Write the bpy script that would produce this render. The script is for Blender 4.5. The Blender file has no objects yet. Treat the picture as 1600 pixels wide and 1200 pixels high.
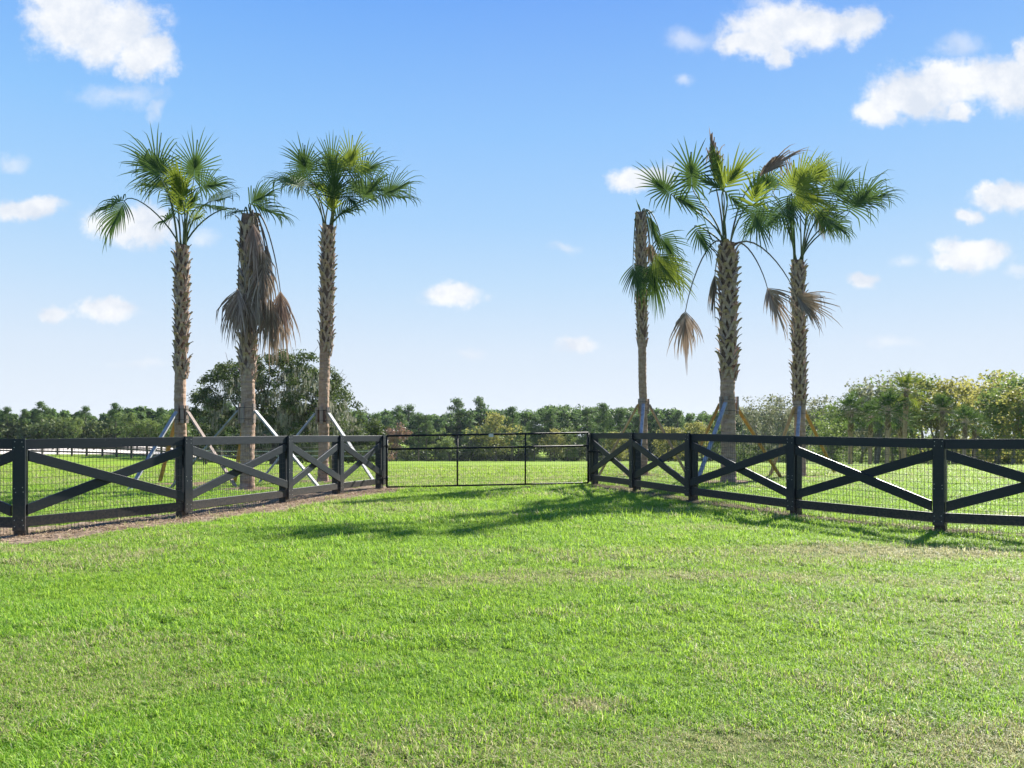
import bpy, math, random
import numpy as np
from mathutils import Vector

C = bpy.context.scene
COL = C.collection
R = math.radians

# ------------------------------------------------------------------ camera
EYE, F, HZ = 1.43, 1200.0, 672.0            # eye height, focal length and horizon row (1600 px wide picture)
cam = bpy.data.objects.new("camera", bpy.data.cameras.new("camera"))
COL.objects.link(cam)
cam.location = (0, 0, EYE)
cam.rotation_euler = (R(90), 0, 0)
cam.data.sensor_width = 36
cam.data.lens = 36 * F / 1600
cam.data.shift_y = (HZ - 600) / 1600
cam.data.clip_start = 0.05
cam.data.clip_end = 6000
C.camera = cam

# ------------------------------------------------------------------ light
SUN_EL = 34.1
SUN_AZ = 37.7                               # from +Y towards +X
sd = Vector((math.sin(R(SUN_AZ)) * math.cos(R(SUN_EL)), math.cos(R(SUN_AZ)) * math.cos(R(SUN_EL)), math.sin(R(SUN_EL))))
sun = bpy.data.objects.new("sun", bpy.data.lights.new("sun", 'SUN'))
COL.objects.link(sun)
sun.data.energy = 5.0
sun.data.angle = R(0.53)
sun.data.color = (1.0, 0.955, 0.87)
sun.rotation_euler = sd.to_track_quat('Z', 'Y').to_euler()
sun.location = (20, 30, 40)
C.view_settings.view_transform = 'Standard'
C.view_settings.look = 'None'
C.view_settings.gamma = 1
EXPO = 1.5
C.view_settings.exposure = EXPO
C.view_settings.use_curve_mapping = False

# clouds: ellipses in the sky (x, y, rx, ry of the 1600 px picture -> tangent-plane direction of the +Y half sky)
CLOUDS = [(110, 25, 62, 52, 1), (165, 45, 75, 48, 1), (225, 88, 42, 34, 1), (85, -10, 40, 40, 1),
          (190, 150, 55, 16, .5), (242, 172, 12, 16, .4),
          (1245, 42, 90, 32, 1), (1180, 68, 55, 22, .9), (1330, 38, 48, 26, .9), (1215, 88, 20, 18, .8), (1075, 62, 34, 16, .5), (1190, 8, 30, 10, .35),
          (1500, 125, 75, 34, 1), (1430, 145, 62, 34, 1), (1590, 130, 70, 38, 1), (1375, 178, 36, 20, .85), (1500, 172, 28, 14, .8), (1605, 90, 22, 26, .9), (1500, 70, 34, 18, .6),
          (1000, 278, 44, 17, .75), (1040, 262, 18, 12, .6),
          (42, 323, 45, 16, .95), (12, 330, 26, 14, .9), (215, 352, 60, 28, .9), (180, 345, 40, 22, .7), (320, 372, 20, 12, .4),
          (168, 483, 43, 16, .95), (80, 492, 24, 13, .9), (708, 457, 44, 17, .95), (680, 466, 26, 8, .6),
          (902, 538, 30, 13, .9), (878, 545, 16, 6, .5), (1575, 312, 42, 20, 1), (1545, 300, 16, 14, .8), (1510, 338, 22, 12, .9),
          (1525, 398, 50, 20, 1), (1490, 408, 30, 12, .9), (1420, 411, 24, 9, .7), (1341, 438, 20, 10, .9), (1072, 122, 12, 9, .4),
          (20, 255, 24, 10, .35), (880, 386, 24, 6, .35), (730, 555, 22, 8, .3), (225, 570, 34, 8, .3), (1390, 535, 40, 8, .25), (1595, 425, 18, 8, .5)]


def make_world():
    w = bpy.data.worlds.new("World")
    C.world = w
    w.use_nodes = True
    nt = w.node_tree
    nt.nodes.clear()
    N, L = nt.nodes.new, nt.links.new

    def math_(op, a, b=None, c=None, clamp=False):
        n = N('ShaderNodeMath'); n.operation = op; n.use_clamp = clamp
        for i, v in enumerate((a, b, c)):
            if v is None: continue
            if isinstance(v, (int, float)): n.inputs[i].default_value = v
            else: L(v, n.inputs[i])
        return n.outputs[0]

    def vm(op, a, b):
        n = N('ShaderNodeVectorMath'); n.operation = op
        for i, v in enumerate((a, b)):
            if v is None: continue
            if isinstance(v, tuple): n.inputs[i].default_value = v
            else: L(v, n.inputs[i])
        return n.outputs['Value'] if op == 'LENGTH' else n.outputs[0]
    sky = N('ShaderNodeTexSky'); sky.sky_type = 'NISHITA'; sky.sun_disc = False
    sky.sun_elevation = R(SUN_EL); sky.sun_rotation = R(SUN_AZ)
    sky.altitude = 0; sky.air_density = 1.1; sky.dust_density = 0.6; sky.ozone_density = 2.5
    hs = N('ShaderNodeHueSaturation'); hs.inputs['Saturation'].default_value = SKY_SAT
    hs.inputs['Value'].default_value = SKY_VAL; hs.inputs['Hue'].default_value = SKY_HUE
    L(sky.outputs[0], hs.inputs['Color'])
    tc = N('ShaderNodeTexCoord')
    sep = N('ShaderNodeSeparateXYZ'); L(tc.outputs['Generated'], sep.inputs[0])
    yy = math_('MAXIMUM', sep.outputs[1], 0.02)
    u = math_('DIVIDE', sep.outputs[0], yy); v = math_('DIVIDE', sep.outputs[2], yy)
    cb = N('ShaderNodeCombineXYZ'); L(u, cb.inputs[0]); L(v, cb.inputs[1])
    uv = cb.outputs[0]
    n1 = N('ShaderNodeTexNoise'); n1.inputs['Scale'].default_value = 16; n1.inputs['Detail'].default_value = 7; n1.inputs['Roughness'].default_value = .62
    L(uv, n1.inputs['Vector'])
    wsub = vm('SUBTRACT', n1.outputs['Color'], (.5, .5, .5))
    wv = vm('MULTIPLY', wsub, (.055, .04, 0))
    uw = vm('ADD', uv, wv)
    n2 = N('ShaderNodeTexNoise'); n2.inputs['Scale'].default_value = 24; n2.inputs['Detail'].default_value = 10; n2.inputs['Roughness'].default_value = .66
    L(uv, n2.inputs['Vector'])
    nz = math_('MULTIPLY', math_('SUBTRACT', n2.outputs[0], .5), 1.35)
    lay = []
    for faint in (0, 1):
        acc = None
        for (x, y, rx, ry, s) in CLOUDS:
            if (s < .72) != bool(faint): continue
            cx, cy = (x - 800) / F, (HZ - y) / F
            k = 1.5 if not faint else 1.8
            d = vm('LENGTH', vm('MULTIPLY', vm('SUBTRACT', uw, (cx, cy, 0)), (F / rx / k, F / ry / k, 0)), None)
            t = math_('MAXIMUM', math_('SUBTRACT', 1.0, d), -1.0)
            if not faint: t = math_('ADD', t, (s - 1) * .3)
            acc = t if acc is None else math_('MAXIMUM', acc, t)
        f = math_('ADD', acc, nz)
        mr = N('ShaderNodeMapRange'); mr.interpolation_type = 'SMOOTHSTEP'
        L(f, mr.inputs[0]); mr.inputs[1].default_value = -.02 if not faint else .1; mr.inputs[2].default_value = .56 if not faint else 1.0
        mr.inputs[4].default_value = 1.0 if not faint else .5
        lay.append(mr.outputs[0])
    mr = N('ShaderNodeMath'); mr.operation = 'MAXIMUM'; L(lay[0], mr.inputs[0]); L(lay[1], mr.inputs[1])
    ymask = math_('GREATER_THAN', sep.outputs[1], .05)
    al = math_('MULTIPLY', mr.outputs[0], ymask)
    al = math_('MULTIPLY', al, .97)
    mix = N('ShaderNodeMix'); mix.data_type = 'RGBA'
    # clear-air gradient by elevation, tinted by the physical sky
    rp = N('ShaderNodeValToRGB'); el = rp.color_ramp.elements
    SK = [(0.0, (.80, .865, .95)), (.045, (.77, .855, .96)), (.10, (.70, .82, .965)), (.185, (.52, .735, .975)), (.26, (.385, .65, .985)), (.36, (.27, .555, .985)), (.49, (.15, .395, .945)), (.75, (.07, .23, .72)), (1, (.05, .17, .58))]
    while len(el) < len(SK): el.new(.5)
    for e, (p_, c_) in zip(el, SK): e.position = p_; e.color = c_ + (1,)
    L(sep.outputs[2], rp.inputs[0])
    sc_ = N('ShaderNodeVectorMath'); sc_.operation = 'SCALE'; L(rp.outputs[0], sc_.inputs[0]); sc_.inputs['Scale'].default_value = SKY_K
    mn = vm('MINIMUM', hs.outputs[0], (SKY_K * .9, SKY_K * .95, SKY_K))
    sm = N('ShaderNodeMix'); sm.data_type = 'RGBA'; sm.inputs[0].default_value = .05
    L(sc_.outputs[0], sm.inputs[6]); L(mn, sm.inputs[7])
    L(al, mix.inputs[0]); L(sm.outputs[2], mix.inputs[6])
    cm = N('ShaderNodeMix'); cm.data_type = 'RGBA'
    n3 = N('ShaderNodeMapRange'); L(n1.outputs[0], n3.inputs[0]); n3.inputs[1].default_value = .38; n3.inputs[2].default_value = .60
    L(n3.outputs[0], cm.inputs[0]); cm.inputs[6].default_value = (SKY_K * .76, SKY_K * .82, SKY_K * .92, 1); cm.inputs[7].default_value = CLOUD_COL
    L(cm.outputs[2], mix.inputs[7])
    bg = N('ShaderNodeBackground'); L(mix.outputs[2], bg.inputs[0]); bg.inputs[1].default_value = SKY_STR
    out = N('ShaderNodeOutputWorld'); L(bg.outputs[0], out.inputs[0])
    w.cycles.sampling_method = 'MANUAL'
    w.cycles.sample_map_resolution = 512


SKY_STR, SKY_SAT, SKY_VAL, SKY_HUE = .12, 1.0, 1.0, .5
SKY_K = 1 / (.12 * 2 ** EXPO)
CLOUD_COL = (SKY_K * 1.0, SKY_K * 1.01, SKY_K * 1.03, 1)
make_world()

# ------------------------------------------------------------------ helpers
rng = np.random.default_rng(7)
random.seed(5)


def S(t):
    t = np.clip(t, 0, 1)
    return t * t * (3 - 2 * t)


def T(x, y):
    """height of the terrain"""
    x = np.asarray(x, float); y = np.asarray(y, float)
    yc = y - (np.sqrt((y - 195) ** 2 + 100) + (y - 195)) / 2
    z = -.0385 * (np.sqrt((yc - 25) ** 2 + 36) + (yc - 25)) / 2
    z = z + .085 * S((y - 11) / 9) * S((x - .5) / 3) * (1 - S((y - 23) / 10))
    m = S((-x / np.maximum(y, 1) - .34) / .12) * S((y - 45) / 25)
    z = z * (1 - m) + (-.98) * m
    z = z + .018 * np.sin(x * .9 + 1.3 * np.sin(y * .5)) * np.sin(y * .7 + .4) * (1 - S((y - 30) / 30))
    return z


def Tf(x, y):
    return float(T(x, y))


def px(x, y, Z):
    """world point seen at picture position x, y at distance Z"""
    return Vector(((x - 800) / F * Z, Z, EYE + (HZ - y) / F * Z))


def tag(o, label=None, cat=None, group=None, kind=None):
    if label: o['label'] = label
    if cat: o['category'] = cat
    if group: o['group'] = group
    if kind: o['kind'] = kind
    return o


def empty(name, loc):
    o = bpy.data.objects.new(name, None)
    o.empty_display_size = .2
    COL.objects.link(o)
    o.location = loc
    return o


def worg(o):
    v = Vector((0, 0, 0))
    while o is not None:
        v += Vector(o.location); o = o.parent
    return v


class MB:
    def __init__(s):
        s.v = []; s.f = []; s.r = []; s.m = []; s.cur = .5; s.mi = 0

    def add(s, vs, fs, r=None):
        b = len(s.v)
        r = s.cur if r is None else r
        s.v.extend(tuple(p) for p in vs)
        s.r.extend([r] * len(vs))
        s.f.extend(tuple(i + b for i in f) for f in fs)
        s.m.extend([s.mi] * len(fs))

    def box8(s, c, r=None):
        s.add(c, [(0, 3, 2, 1), (4, 5, 6, 7), (0, 1, 5, 4), (1, 2, 6, 5), (2, 3, 7, 6), (3, 0, 4, 7)], r)

    def box(s, o, ax, ay, az, r=None):
        """corner-centred box: o centre, half vectors"""
        o = Vector(o); ax, ay, az = Vector(ax), Vector(ay), Vector(az)
        c = [o - ax - ay - az, o + ax - ay - az, o + ax + ay - az, o - ax + ay - az,
             o - ax - ay + az, o + ax - ay + az, o + ax + ay + az, o - ax + ay + az]
        s.box8(c, r)

    def bar(s, p, q, w, h, up=Vector((0, 0, 1)), r=None):
        p, q = Vector(p), Vector(q)
        d = q - p; L = d.length; d.normalize()
        sd_ = d.cross(up)
        if sd_.length < 1e-4: sd_ = Vector((1, 0, 0))
        sd_.normalize(); u = sd_.cross(d)
        s.box((p + q) / 2, d * L / 2, sd_ * w / 2, u * h / 2, r)

    def tube(s, pts, rad, n=6, cap=True, r=None):
        pts = [Vector(p) for p in pts]
        if isinstance(rad, (int, float)): rad = [rad] * len(pts)
        vs = []; prev = None
        for i, p in enumerate(pts):
            d = (pts[min(i + 1, len(pts) - 1)] - pts[max(i - 1, 0)]).normalized()
            if prev is None:
                a = d.cross(Vector((.3, .9, .1)) if abs(d.z) > .7 else Vector((0, 0, 1))).normalized()
            else:
                a = (prev - d * prev.dot(d)).normalized()
            prev = a; b = d.cross(a)
            for k in range(n):
                t = 2 * math.pi * k / n
                vs.append(p + (a * math.cos(t) + b * math.sin(t)) * rad[i])
        fs = []
        for i in range(len(pts) - 1):
            for k in range(n):
                k2 = (k + 1) % n
                fs.append((i * n + k, i * n + k2, (i + 1) * n + k2, (i + 1) * n + k))
        if cap:
            fs.append(tuple(range(n - 1, -1, -1)))
            fs.append(tuple((len(pts) - 1) * n + k for k in range(n)))
        s.add(vs, fs, r)

    def cards(s, P, Nn, U, a, b, rnd):
        """many leaf shaped quads (arrays): centre, normal, long axis, half length, half width"""
        n = len(P)
        W = np.cross(Nn, U); W /= np.linalg.norm(W, axis=1)[:, None] + 1e-9
        a = a[:, None] if np.ndim(a) else a
        b = b[:, None] if np.ndim(b) else b
        V = np.stack([P - U * a, P + W * b, P + U * a, P - W * b], 1).reshape(-1, 3)
        base = len(s.v)
        s.v.extend(map(tuple, V.tolist()))
        s.r.extend(np.repeat(rnd, 4).tolist())
        idx = (np.arange(n * 4).reshape(-1, 4) + base).tolist()
        s.f.extend(map(tuple, idx))
        s.m.extend([s.mi] * n)

    def mesh(s, name, mats, org=Vector((0, 0, 0)), smooth=False):
        me = bpy.data.meshes.new(name)
        V = np.array(s.v, dtype=np.float32).reshape(-1, 3) - np.array(org, dtype=np.float32)
        me.from_pydata(V.tolist(), [], s.f)
        at = me.attributes.new('rnd', 'FLOAT', 'POINT')
        at.data.foreach_set('value', np.array(s.r, dtype=np.float32))
        if not isinstance(mats, (list, tuple)): mats = [mats]
        for m in mats: me.materials.append(m)
        if len(mats) > 1:
            me.polygons.foreach_set('material_index', np.array(s.m, dtype=np.int32))
        if smooth:
            me.polygons.foreach_set('use_smooth', [True] * len(me.polygons))
        me.update()
        return me

    def build(s, name, mats, parent=None, smooth=False, org=None):
        o_ = worg(parent) if parent is not None else (Vector(org) if org is not None else Vector((0, 0, 0)))
        me = s.mesh(name, mats, o_, smooth)
        o = bpy.data.objects.new(name, me)
        COL.objects.link(o)
        if parent is not None: o.parent = parent
        elif org is not None: o.location = org
        return o


# ------------------------------------------------------------------ materials
class NT:
    def __init__(s, name):
        s.mat = bpy.data.materials.new(name); s.mat.use_nodes = True
        s.nt = s.mat.node_tree; s.nt.nodes.clear()
        s.out = s.N('ShaderNodeOutputMaterial')

    def N(s, t): return s.nt.nodes.new(t)

    def L(s, a, b): s.nt.links.new(a, b)

    def set(s, sock, v):
        if isinstance(v, (int, float)): sock.default_value = v
        elif isinstance(v, (tuple, list)): sock.default_value = tuple(v) + ((1,) if len(v) == 3 and sock.type == 'RGBA' else ())
        else: s.L(v, sock)

    def pos(s, sc=(1, 1, 1), obj=False):
        if obj: o = s.N('ShaderNodeTexCoord').outputs['Object']
        else: o = s.N('ShaderNodeNewGeometry').outputs['Position']
        m = s.N('ShaderNodeVectorMath'); m.operation = 'MULTIPLY'; s.L(o, m.inputs[0]); m.inputs[1].default_value = sc
        return m.outputs[0]

    def noise(s, vec, scale, detail=4, rough=.55, dist=0):
        n = s.N('ShaderNodeTexNoise'); s.L(vec, n.inputs['Vector'])
        n.inputs['Scale'].default_value = scale; n.inputs['Detail'].default_value = detail
        n.inputs['Roughness'].default_value = rough; n.inputs['Distortion'].default_value = dist
        return n.outputs[0]

    def ramp(s, fac, stops, interp='LINEAR'):
        n = s.N('ShaderNodeValToRGB'); n.color_ramp.interpolation = interp
        e = n.color_ramp.elements
        while len(e) < len(stops): e.new(.5)
        for el, (p, c) in zip(e, stops):
            el.position = p
            el.color = (c, c, c, 1) if isinstance(c, (int, float)) else tuple(c) + (1,)
        s.L(fac, n.inputs[0]); return n.outputs[0]

    def mix(s, f, a, b, mode='MIX'):
        n = s.N('ShaderNodeMix'); n.data_type = 'RGBA'; n.blend_type = mode
        s.set(n.inputs[0], f); s.set(n.inputs[6], a); s.set(n.inputs[7], b); return n.outputs[2]

    def math(s, op, a, b=0, clamp=False):
        n = s.N('ShaderNodeMath'); n.operation = op; n.use_clamp = clamp
        s.set(n.inputs[0], a); s.set(n.inputs[1], b); return n.outputs[0]

    def attr(s, name, typ='GEOMETRY'):
        n = s.N('ShaderNodeAttribute'); n.attribute_name = name; n.attribute_type = typ; return n.outputs['Fac']

    def orand(s): return s.N('ShaderNodeObjectInfo').outputs['Random']

    def bump(s, h, strength=.5, dist=.02):
        n = s.N('ShaderNodeBump'); n.inputs['Strength'].default_value = strength; n.inputs['Distance'].default_value = dist
        s.L(h, n.inputs['Height']); return n.outputs[0]

    def princ(s, col, rough=.6, spec=.5, bump=None, metal=0):
        n = s.N('ShaderNodeBsdfPrincipled'); s.set(n.inputs['Base Color'], col); s.set(n.inputs['Roughness'], rough)
        n.inputs['Specular IOR Level'].default_value = spec; n.inputs['Metallic'].default_value = metal
        if bump is not None: s.L(bump, n.inputs['Normal'])
        return n.outputs[0]

    def leaf(s, col, trans, fac, rough=.5, spec=.35):
        p = s.princ(col, rough, spec)
        t = s.N('ShaderNodeBsdfTranslucent'); s.set(t.inputs[0], trans)
        m = s.N('ShaderNodeMixShader'); m.inputs[0].default_value = fac
        s.L(p, m.inputs[1]); s.L(t.outputs[0], m.inputs[2]); return m.outputs[0]

    def done(s, sh):
        s.L(sh, s.out.inputs[0]); return s.mat


def leaf_mat(name, dark, light, trans, fac=.4, nscale=.6, rough=.5, spec=.3, hue2=None):
    m = NT(name)
    r = m.attr('rnd'); orr = m.orand()
    c = m.mix(r, dark, light)
    n = m.noise(m.pos(), nscale, 3)
    c = m.mix(m.ramp(n, [(.35, 0), (.65, 1)]), c, m.mix(.5, c, hue2 if hue2 else light))
    k = m.N('ShaderNodeHueSaturation'); m.L(c, k.inputs['Color'])
    m.L(m.math('ADD', m.math('MULTIPLY', orr, .5), .75), k.inputs['Value'])
    m.L(m.math('ADD', m.math('MULTIPLY', orr, -.035), .515), k.inputs['Hue'])
    tcol = m.mix(.5, k.outputs[0], trans)
    return m.done(m.leaf(k.outputs[0], tcol, fac, rough, spec))


def flat_noise_mat(name, c1, c2, scale=4, rough=.8, spec=.2, bs=.4, bd=.01, obj=False, stretch=(1, 1, 1), c3=None):
    m = NT(name)
    p = m.pos(stretch, obj)
    n = m.noise(p, scale, 6, .6)
    c = m.ramp(n, [(.3, c1), (.7, c2)])
    if c3 is not None:
        n3 = m.noise(p, scale * 4, 4, .6)
        c = m.mix(m.ramp(n3, [(.55, 0), (.7, .7)]), c, c3)
    return m.done(m.princ(c, rough, spec, m.bump(n, bs, bd)))


# grass -------------------------------------------------------------
def grass_mat():
    m = NT('grass_blade')
    r = m.attr('rnd'); dry = m.attr('dry', 'INSTANCER'); tone = m.attr('tone', 'INSTANCER')
    g = m.ramp(r, [(0, (.03, .11, .010)), (.35, (.13, .30, .022)), (.75, (.29, .50, .055)), (1, (.58, .72, .26))])
    yl = m.ramp(r, [(0, (.12, .23, .012)), (.5, (.27, .43, .022)), (1, (.44, .56, .06))])
    c = m.mix(tone, g, yl)
    straw = m.ramp(r, [(0, (.20, .19, .07)), (.5, (.44, .42, .19)), (1, (.68, .63, .38))])
    dd = m.math('GREATER_THAN', m.math('ADD', dry, m.math('MULTIPLY', m.math('FRACT', m.math('MULTIPLY', r, 37.7)), .9)), 1.0)
    c = m.mix(dd, c, straw)
    tr = m.mix(.45, c, (.46, .64, .06))
    tr = m.mix(dd, tr, straw)
    return m.done(m.leaf(c, tr, .5, .5, .16))


def ground_mat():
    m = NT('pasture')
    P = m.pos()
    n1 = m.noise(P, .35, 5, .6); n2 = m.noise(P, 14, 6, .7); n3 = m.noise(m.pos((.05, .35, 1)), 1, 4, .6)
    far = m.ramp(n1, [(.3, (.16, .28, .018)), (.7, (.27, .38, .03))])
    far = m.mix(m.ramp(n3, [(.45, 0), (.75, .65)]), far, (.30, .33, .05))
    far = m.mix(m.ramp(n2, [(.35, .75), (.6, 0)]), far, (.05, .10, .008))
    soil = m.ramp(n2, [(.3, (.035, .05, .01)), (.55, (.08, .12, .02)), (.75, (.17, .18, .06))])
    sep = m.N('ShaderNodeSeparateXYZ'); m.L(P, sep.inputs[0])
    k = m.N('ShaderNodeMapRange'); m.L(sep.outputs[1], k.inputs[0]); k.inputs[1].default_value = 22; k.inputs[2].default_value = 42
    c = m.mix(k.outputs[0], soil, far)
    return m.done(m.princ(c, .9, .1, m.bump(n2, .6, .05)))


M = {}
M['grass'] = grass_mat()
M['ground'] = ground_mat()
M['dirt'] = flat_noise_mat('sandy_dirt', (.11, .08, .055), (.33, .25, .18), 9, .95, .1, .9, .03, c3=(.08, .05, .03))
M['mulch'] = flat_noise_mat('mulch', (.07, .045, .03), (.24, .16, .11), 14, .95, .1, .6, .02)
M['sand'] = flat_noise_mat('pale_sand', (.55, .48, .40), (.72, .66, .58), .4, .95, .1)
M['wire'] = NT('wire').done(NT('x').princ((.1, .1, .1))) if False else None
m = NT('galvanised_wire'); M['wire'] = m.done(m.princ((.045, .045, .045), .6, .3))
m = NT('gate_metal'); n = m.noise(m.pos(), 9, 4); M['gate'] = m.done(m.princ(m.ramp(n, [(.3, (.004, .006, .008)), (.7, (.010, .012, .014))]), .6, .25))
m = NT('tag_metal'); M['tagm'] = m.done(m.princ((.5, .5, .48), .4, .5, None, .3))
M['rope'] = NT('rope'); M['rope'] = M['rope'].done(M['rope'].princ((.75, .75, .72), .7))


def fence_paint():
    m = NT('black_fence_paint')
    P = m.pos()
    g = m.noise(m.pos((2.2, 2.2, 34)), 3, 5, .6)
    sc = m.noise(P, 22, 5, .7)
    rb = m.attr('rnd')
    base = m.ramp(g, [(.3, (.006, .010, .015)), (.7, (.014, .021, .029))])
    base = m.mix(m.ramp(sc, [(.66, 0), (.72, .45)]), base, (.22, .23, .24))
    base = m.mix(m.math('MULTIPLY', rb, .35), base, (.030, .036, .042))
    sep = m.N('ShaderNodeSeparateXYZ'); m.L(P, sep.inputs[0])
    mud = m.N('ShaderNodeMapRange'); m.L(sep.outputs[2], mud.inputs[0]); mud.inputs[1].default_value = .50; mud.inputs[2].default_value = 0.0
    mn = m.noise(P, 30, 5, .75)
    f = m.math('MULTIPLY', mud.outputs[0], m.ramp(mn, [(.38, .15), (.62, 1)]))
    base = m.mix(m.math('MULTIPLY', f, .55), base, (.16, .115, .08))
    return m.done(m.princ(base, m.ramp(g, [(.3, .38), (.7, .55)]), .26, m.bump(g, .25, .004)))


M['paint'] = fence_paint()


def trunk_mat(name, c1, c2, c3, band=7.):
    m = NT(name)
    P = m.pos()
    a = m.noise(m.pos((1, 1, 3.5)), 5, 6, .65); b = m.noise(m.pos((6, 6, 1.3)), 4, 5, .7)
    c = m.ramp(a, [(.3, c1), (.65, c2)])
    c = m.mix(m.ramp(b, [(.5, 0), (.72, .75)]), c, c3)
    r = m.attr('rnd')
    c = m.mix(m.math('MULTIPLY', r, .5), c, (.40, .335, .275))
    return m.done(m.princ(c, .92, .12, m.bump(a, .7, .02)))


M['trunk'] = trunk_mat('palm_bark', (.22, .135, .092), (.45, .315, .235), (.13, .078, .056))
M['boot'] = trunk_mat('palm_leaf_base', (.22, .155, .118), (.47, .365, .295), (.16, .10, .073))
M['fibre'] = trunk_mat('palm_fibre', (.075, .045, .032), (.20, .13, .09), (.045, .03, .022))
M['frond'] = leaf_mat('palm_frond_green', (.008, .036, .020), (.072, .13, .042), (.14, .22, .03), .27, 1.4, .68, .15)
M['frond_y'] = leaf_mat('palm_frond_yellow', (.018, .058, .018), (.13, .19, .034), (.30, .35, .03), .32, 1.4, .68, .15)
M['frond_dead'] = leaf_mat('palm_frond_dead', (.13, .095, .07), (.46, .375, .30), (.40, .30, .21), .25, 5, .8, .1, (.24, .165, .115))
m = NT('petiole'); r = m.attr('rnd'); M['petiole'] = m.done(m.princ(m.mix(r, (.035, .07, .035), (.15, .17, .08)), .65, .2))
m = NT('petiole_dead'); r = m.attr('rnd'); M['petiole_dead'] = m.done(m.princ(m.mix(r, (.09, .075, .06), (.2, .17, .14)), .7, .3))
M['wood_grey'] = flat_noise_mat('weathered_lumber', (.16, .165, .175), (.36, .375, .395), 3, .6, .4, .3, .004, False, (3, 3, 1), (.2, .18, .16))
M['wood_yellow'] = flat_noise_mat('yellow_lumber', (.30, .17, .06), (.54, .33, .12), 3, .65, .3, .3, .004, False, (3, 3, 1), (.35, .2, .07))
M['wood_brown'] = flat_noise_mat('batten_lumber', (.20, .155, .13), (.36, .29, .25), 4, .8, .2, .3, .004, False, (6, 6, 1))
M['strap'] = flat_noise_mat('strap_burlap', (.10, .055, .04), (.19, .12, .09), 8, .9, .1)
M['bark'] = flat_noise_mat('tree_bark', (.07, .055, .045), (.20, .17, .14), 6, .95, .1, .8, .03, True, (3, 3, .7))
M['bark_pale'] = flat_noise_mat('pale_bark', (.13, .115, .10), (.30, .27, .24), 5, .95, .1, .8, .03, True, (3, 3, .7))
M['l_pine'] = leaf_mat('pine_needles', (.028, .072, .028), (.10, .165, .05), (.17, .27, .06), .38, .10, .6, .12)
M['l_green'] = leaf_mat('broad_leaves', (.045, .09, .028), (.15, .215, .065), (.28, .36, .07), .40, .15, .6, .15)
M['l_yellow'] = leaf_mat('yellowing_leaves', (.095, .115, .035), (.28, .28, .10), (    .50, .48, .10), .40, .25, .6, .15, hue2=(.32, .27, .09))
M['l_rust'] = leaf_mat('rusty_leaves', (.14, .08, .05), (.30, .18, .12), (.36, .22, .14), .3, .3)
M['l_grey'] = leaf_mat('greyish_leaves', (.09, .11, .055), (.26, .27, .17), (.32, .34, .16), .3, .25, .65, .12, hue2=(.25, .22, .18))
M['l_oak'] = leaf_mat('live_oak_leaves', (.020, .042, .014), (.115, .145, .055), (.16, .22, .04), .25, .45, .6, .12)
M['moss'] = leaf_mat('spanish_moss', (.14, .14, .10), (.34, .33, .26), (.3, .3, .22), .35, 1.0, .9, .05)

# ------------------------------------------------------------------ ground
def axis(a, b, near, c0=0.0, grow=1.045, d0=.35):
    out = [c0]; d = d0
    while out[-1] < b:
        out.append(out[-1] + d)
        if out[-1] - c0 > near: d *= grow
    neg = [c0]; d = d0
    while neg[-1] > a:
        neg.append(neg[-1] - d)
        if c0 - neg[-1] > near: d *= grow
    return np.array(sorted(set(neg + out)))


gx = axis(-500, 500, 14); gy = axis(-60, 700, 22, 3.0)
XX, YY = np.meshgrid(gx, gy)
ZZ = T(XX, YY)
gb = MB()
gb.v = list(map(tuple, np.stack([XX.ravel(), YY.ravel(), ZZ.ravel()], 1).tolist()))
gb.r = [.5] * len(gb.v)
nx, ny = len(gx), len(gy)
gb.f = [(j * nx + i, j * nx + i + 1, (j + 1) * nx + i + 1, (j + 1) * nx + i) for j in range(ny - 1) for i in range(nx - 1)]
gb.m = [0] * len(gb.f)
tag(gb.build('ground', M['ground'], smooth=True), 'rolling green pasture ground running back to the woods', kind='structure')

# fence lines (x, y of each post)
LF = [(-11.3, 11.6), (-9.0, 10.95), (-6.74, 10.5), (-5.36, 12.6), (-4.53, 15.5), (-3.94, 17.5), (-3.22, 19.15)]
LF = [(-11.3, 11.6), (-9.0, 10.95)] + [((x - 800) / F * Z, Z) for x, Z in ((31, 10.5), (290, 12.65), (449, 15.3), (530, 17.5), (597, 19.3))]
RF = [((x - 800) / F * Z, Z) for x, Z in ((925, 19.8), (990, 17.6), (1078, 15.2), (1239, 12.95), (1468, 11.1))] + [(8.3, 9.95), (10.5, 9.2)]


def vnoise(x, y, s, seed=0):
    x = np.asarray(x) * s; y = np.asarray(y) * s
    xi = np.floor(x).astype(int); yi = np.floor(y).astype(int)
    fx = x - xi; fy = y - yi
    fx = fx * fx * (3 - 2 * fx); fy = fy * fy * (3 - 2 * fy)

    def h(a, b):
        v = np.sin(a * 127.1 + b * 311.7 + seed * 74.7) * 43758.5453
        return v - np.floor(v)
    return (h(xi, yi) * (1 - fx) + h(xi + 1, yi) * fx) * (1 - fy) + (h(xi, yi + 1) * (1 - fx) + h(xi + 1, yi + 1) * fx) * fy


def fbm(x, y, s, seed=0, o=4):
    t = 0; a = .5; n = 0
    for k in range(o):
        t = t + a * vnoise(x, y, s * 2 ** k, seed + k * 13); n += a; a *= .55
    return t / n


def seg_dist(x, y, line):
    d = np.full(np.shape(x), 1e9)
    for (a, b) in zip(line[:-1], line[1:]):
        ax, ay = a; dx, dy = b[0] - ax, b[1] - ay
        t = np.clip(((x - ax) * dx + (y - ay) * dy) / (dx * dx + dy * dy), 0, 1)
        d = np.minimum(d, np.hypot(x - ax - t * dx, y - ay - t * dy))
    return d


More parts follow.
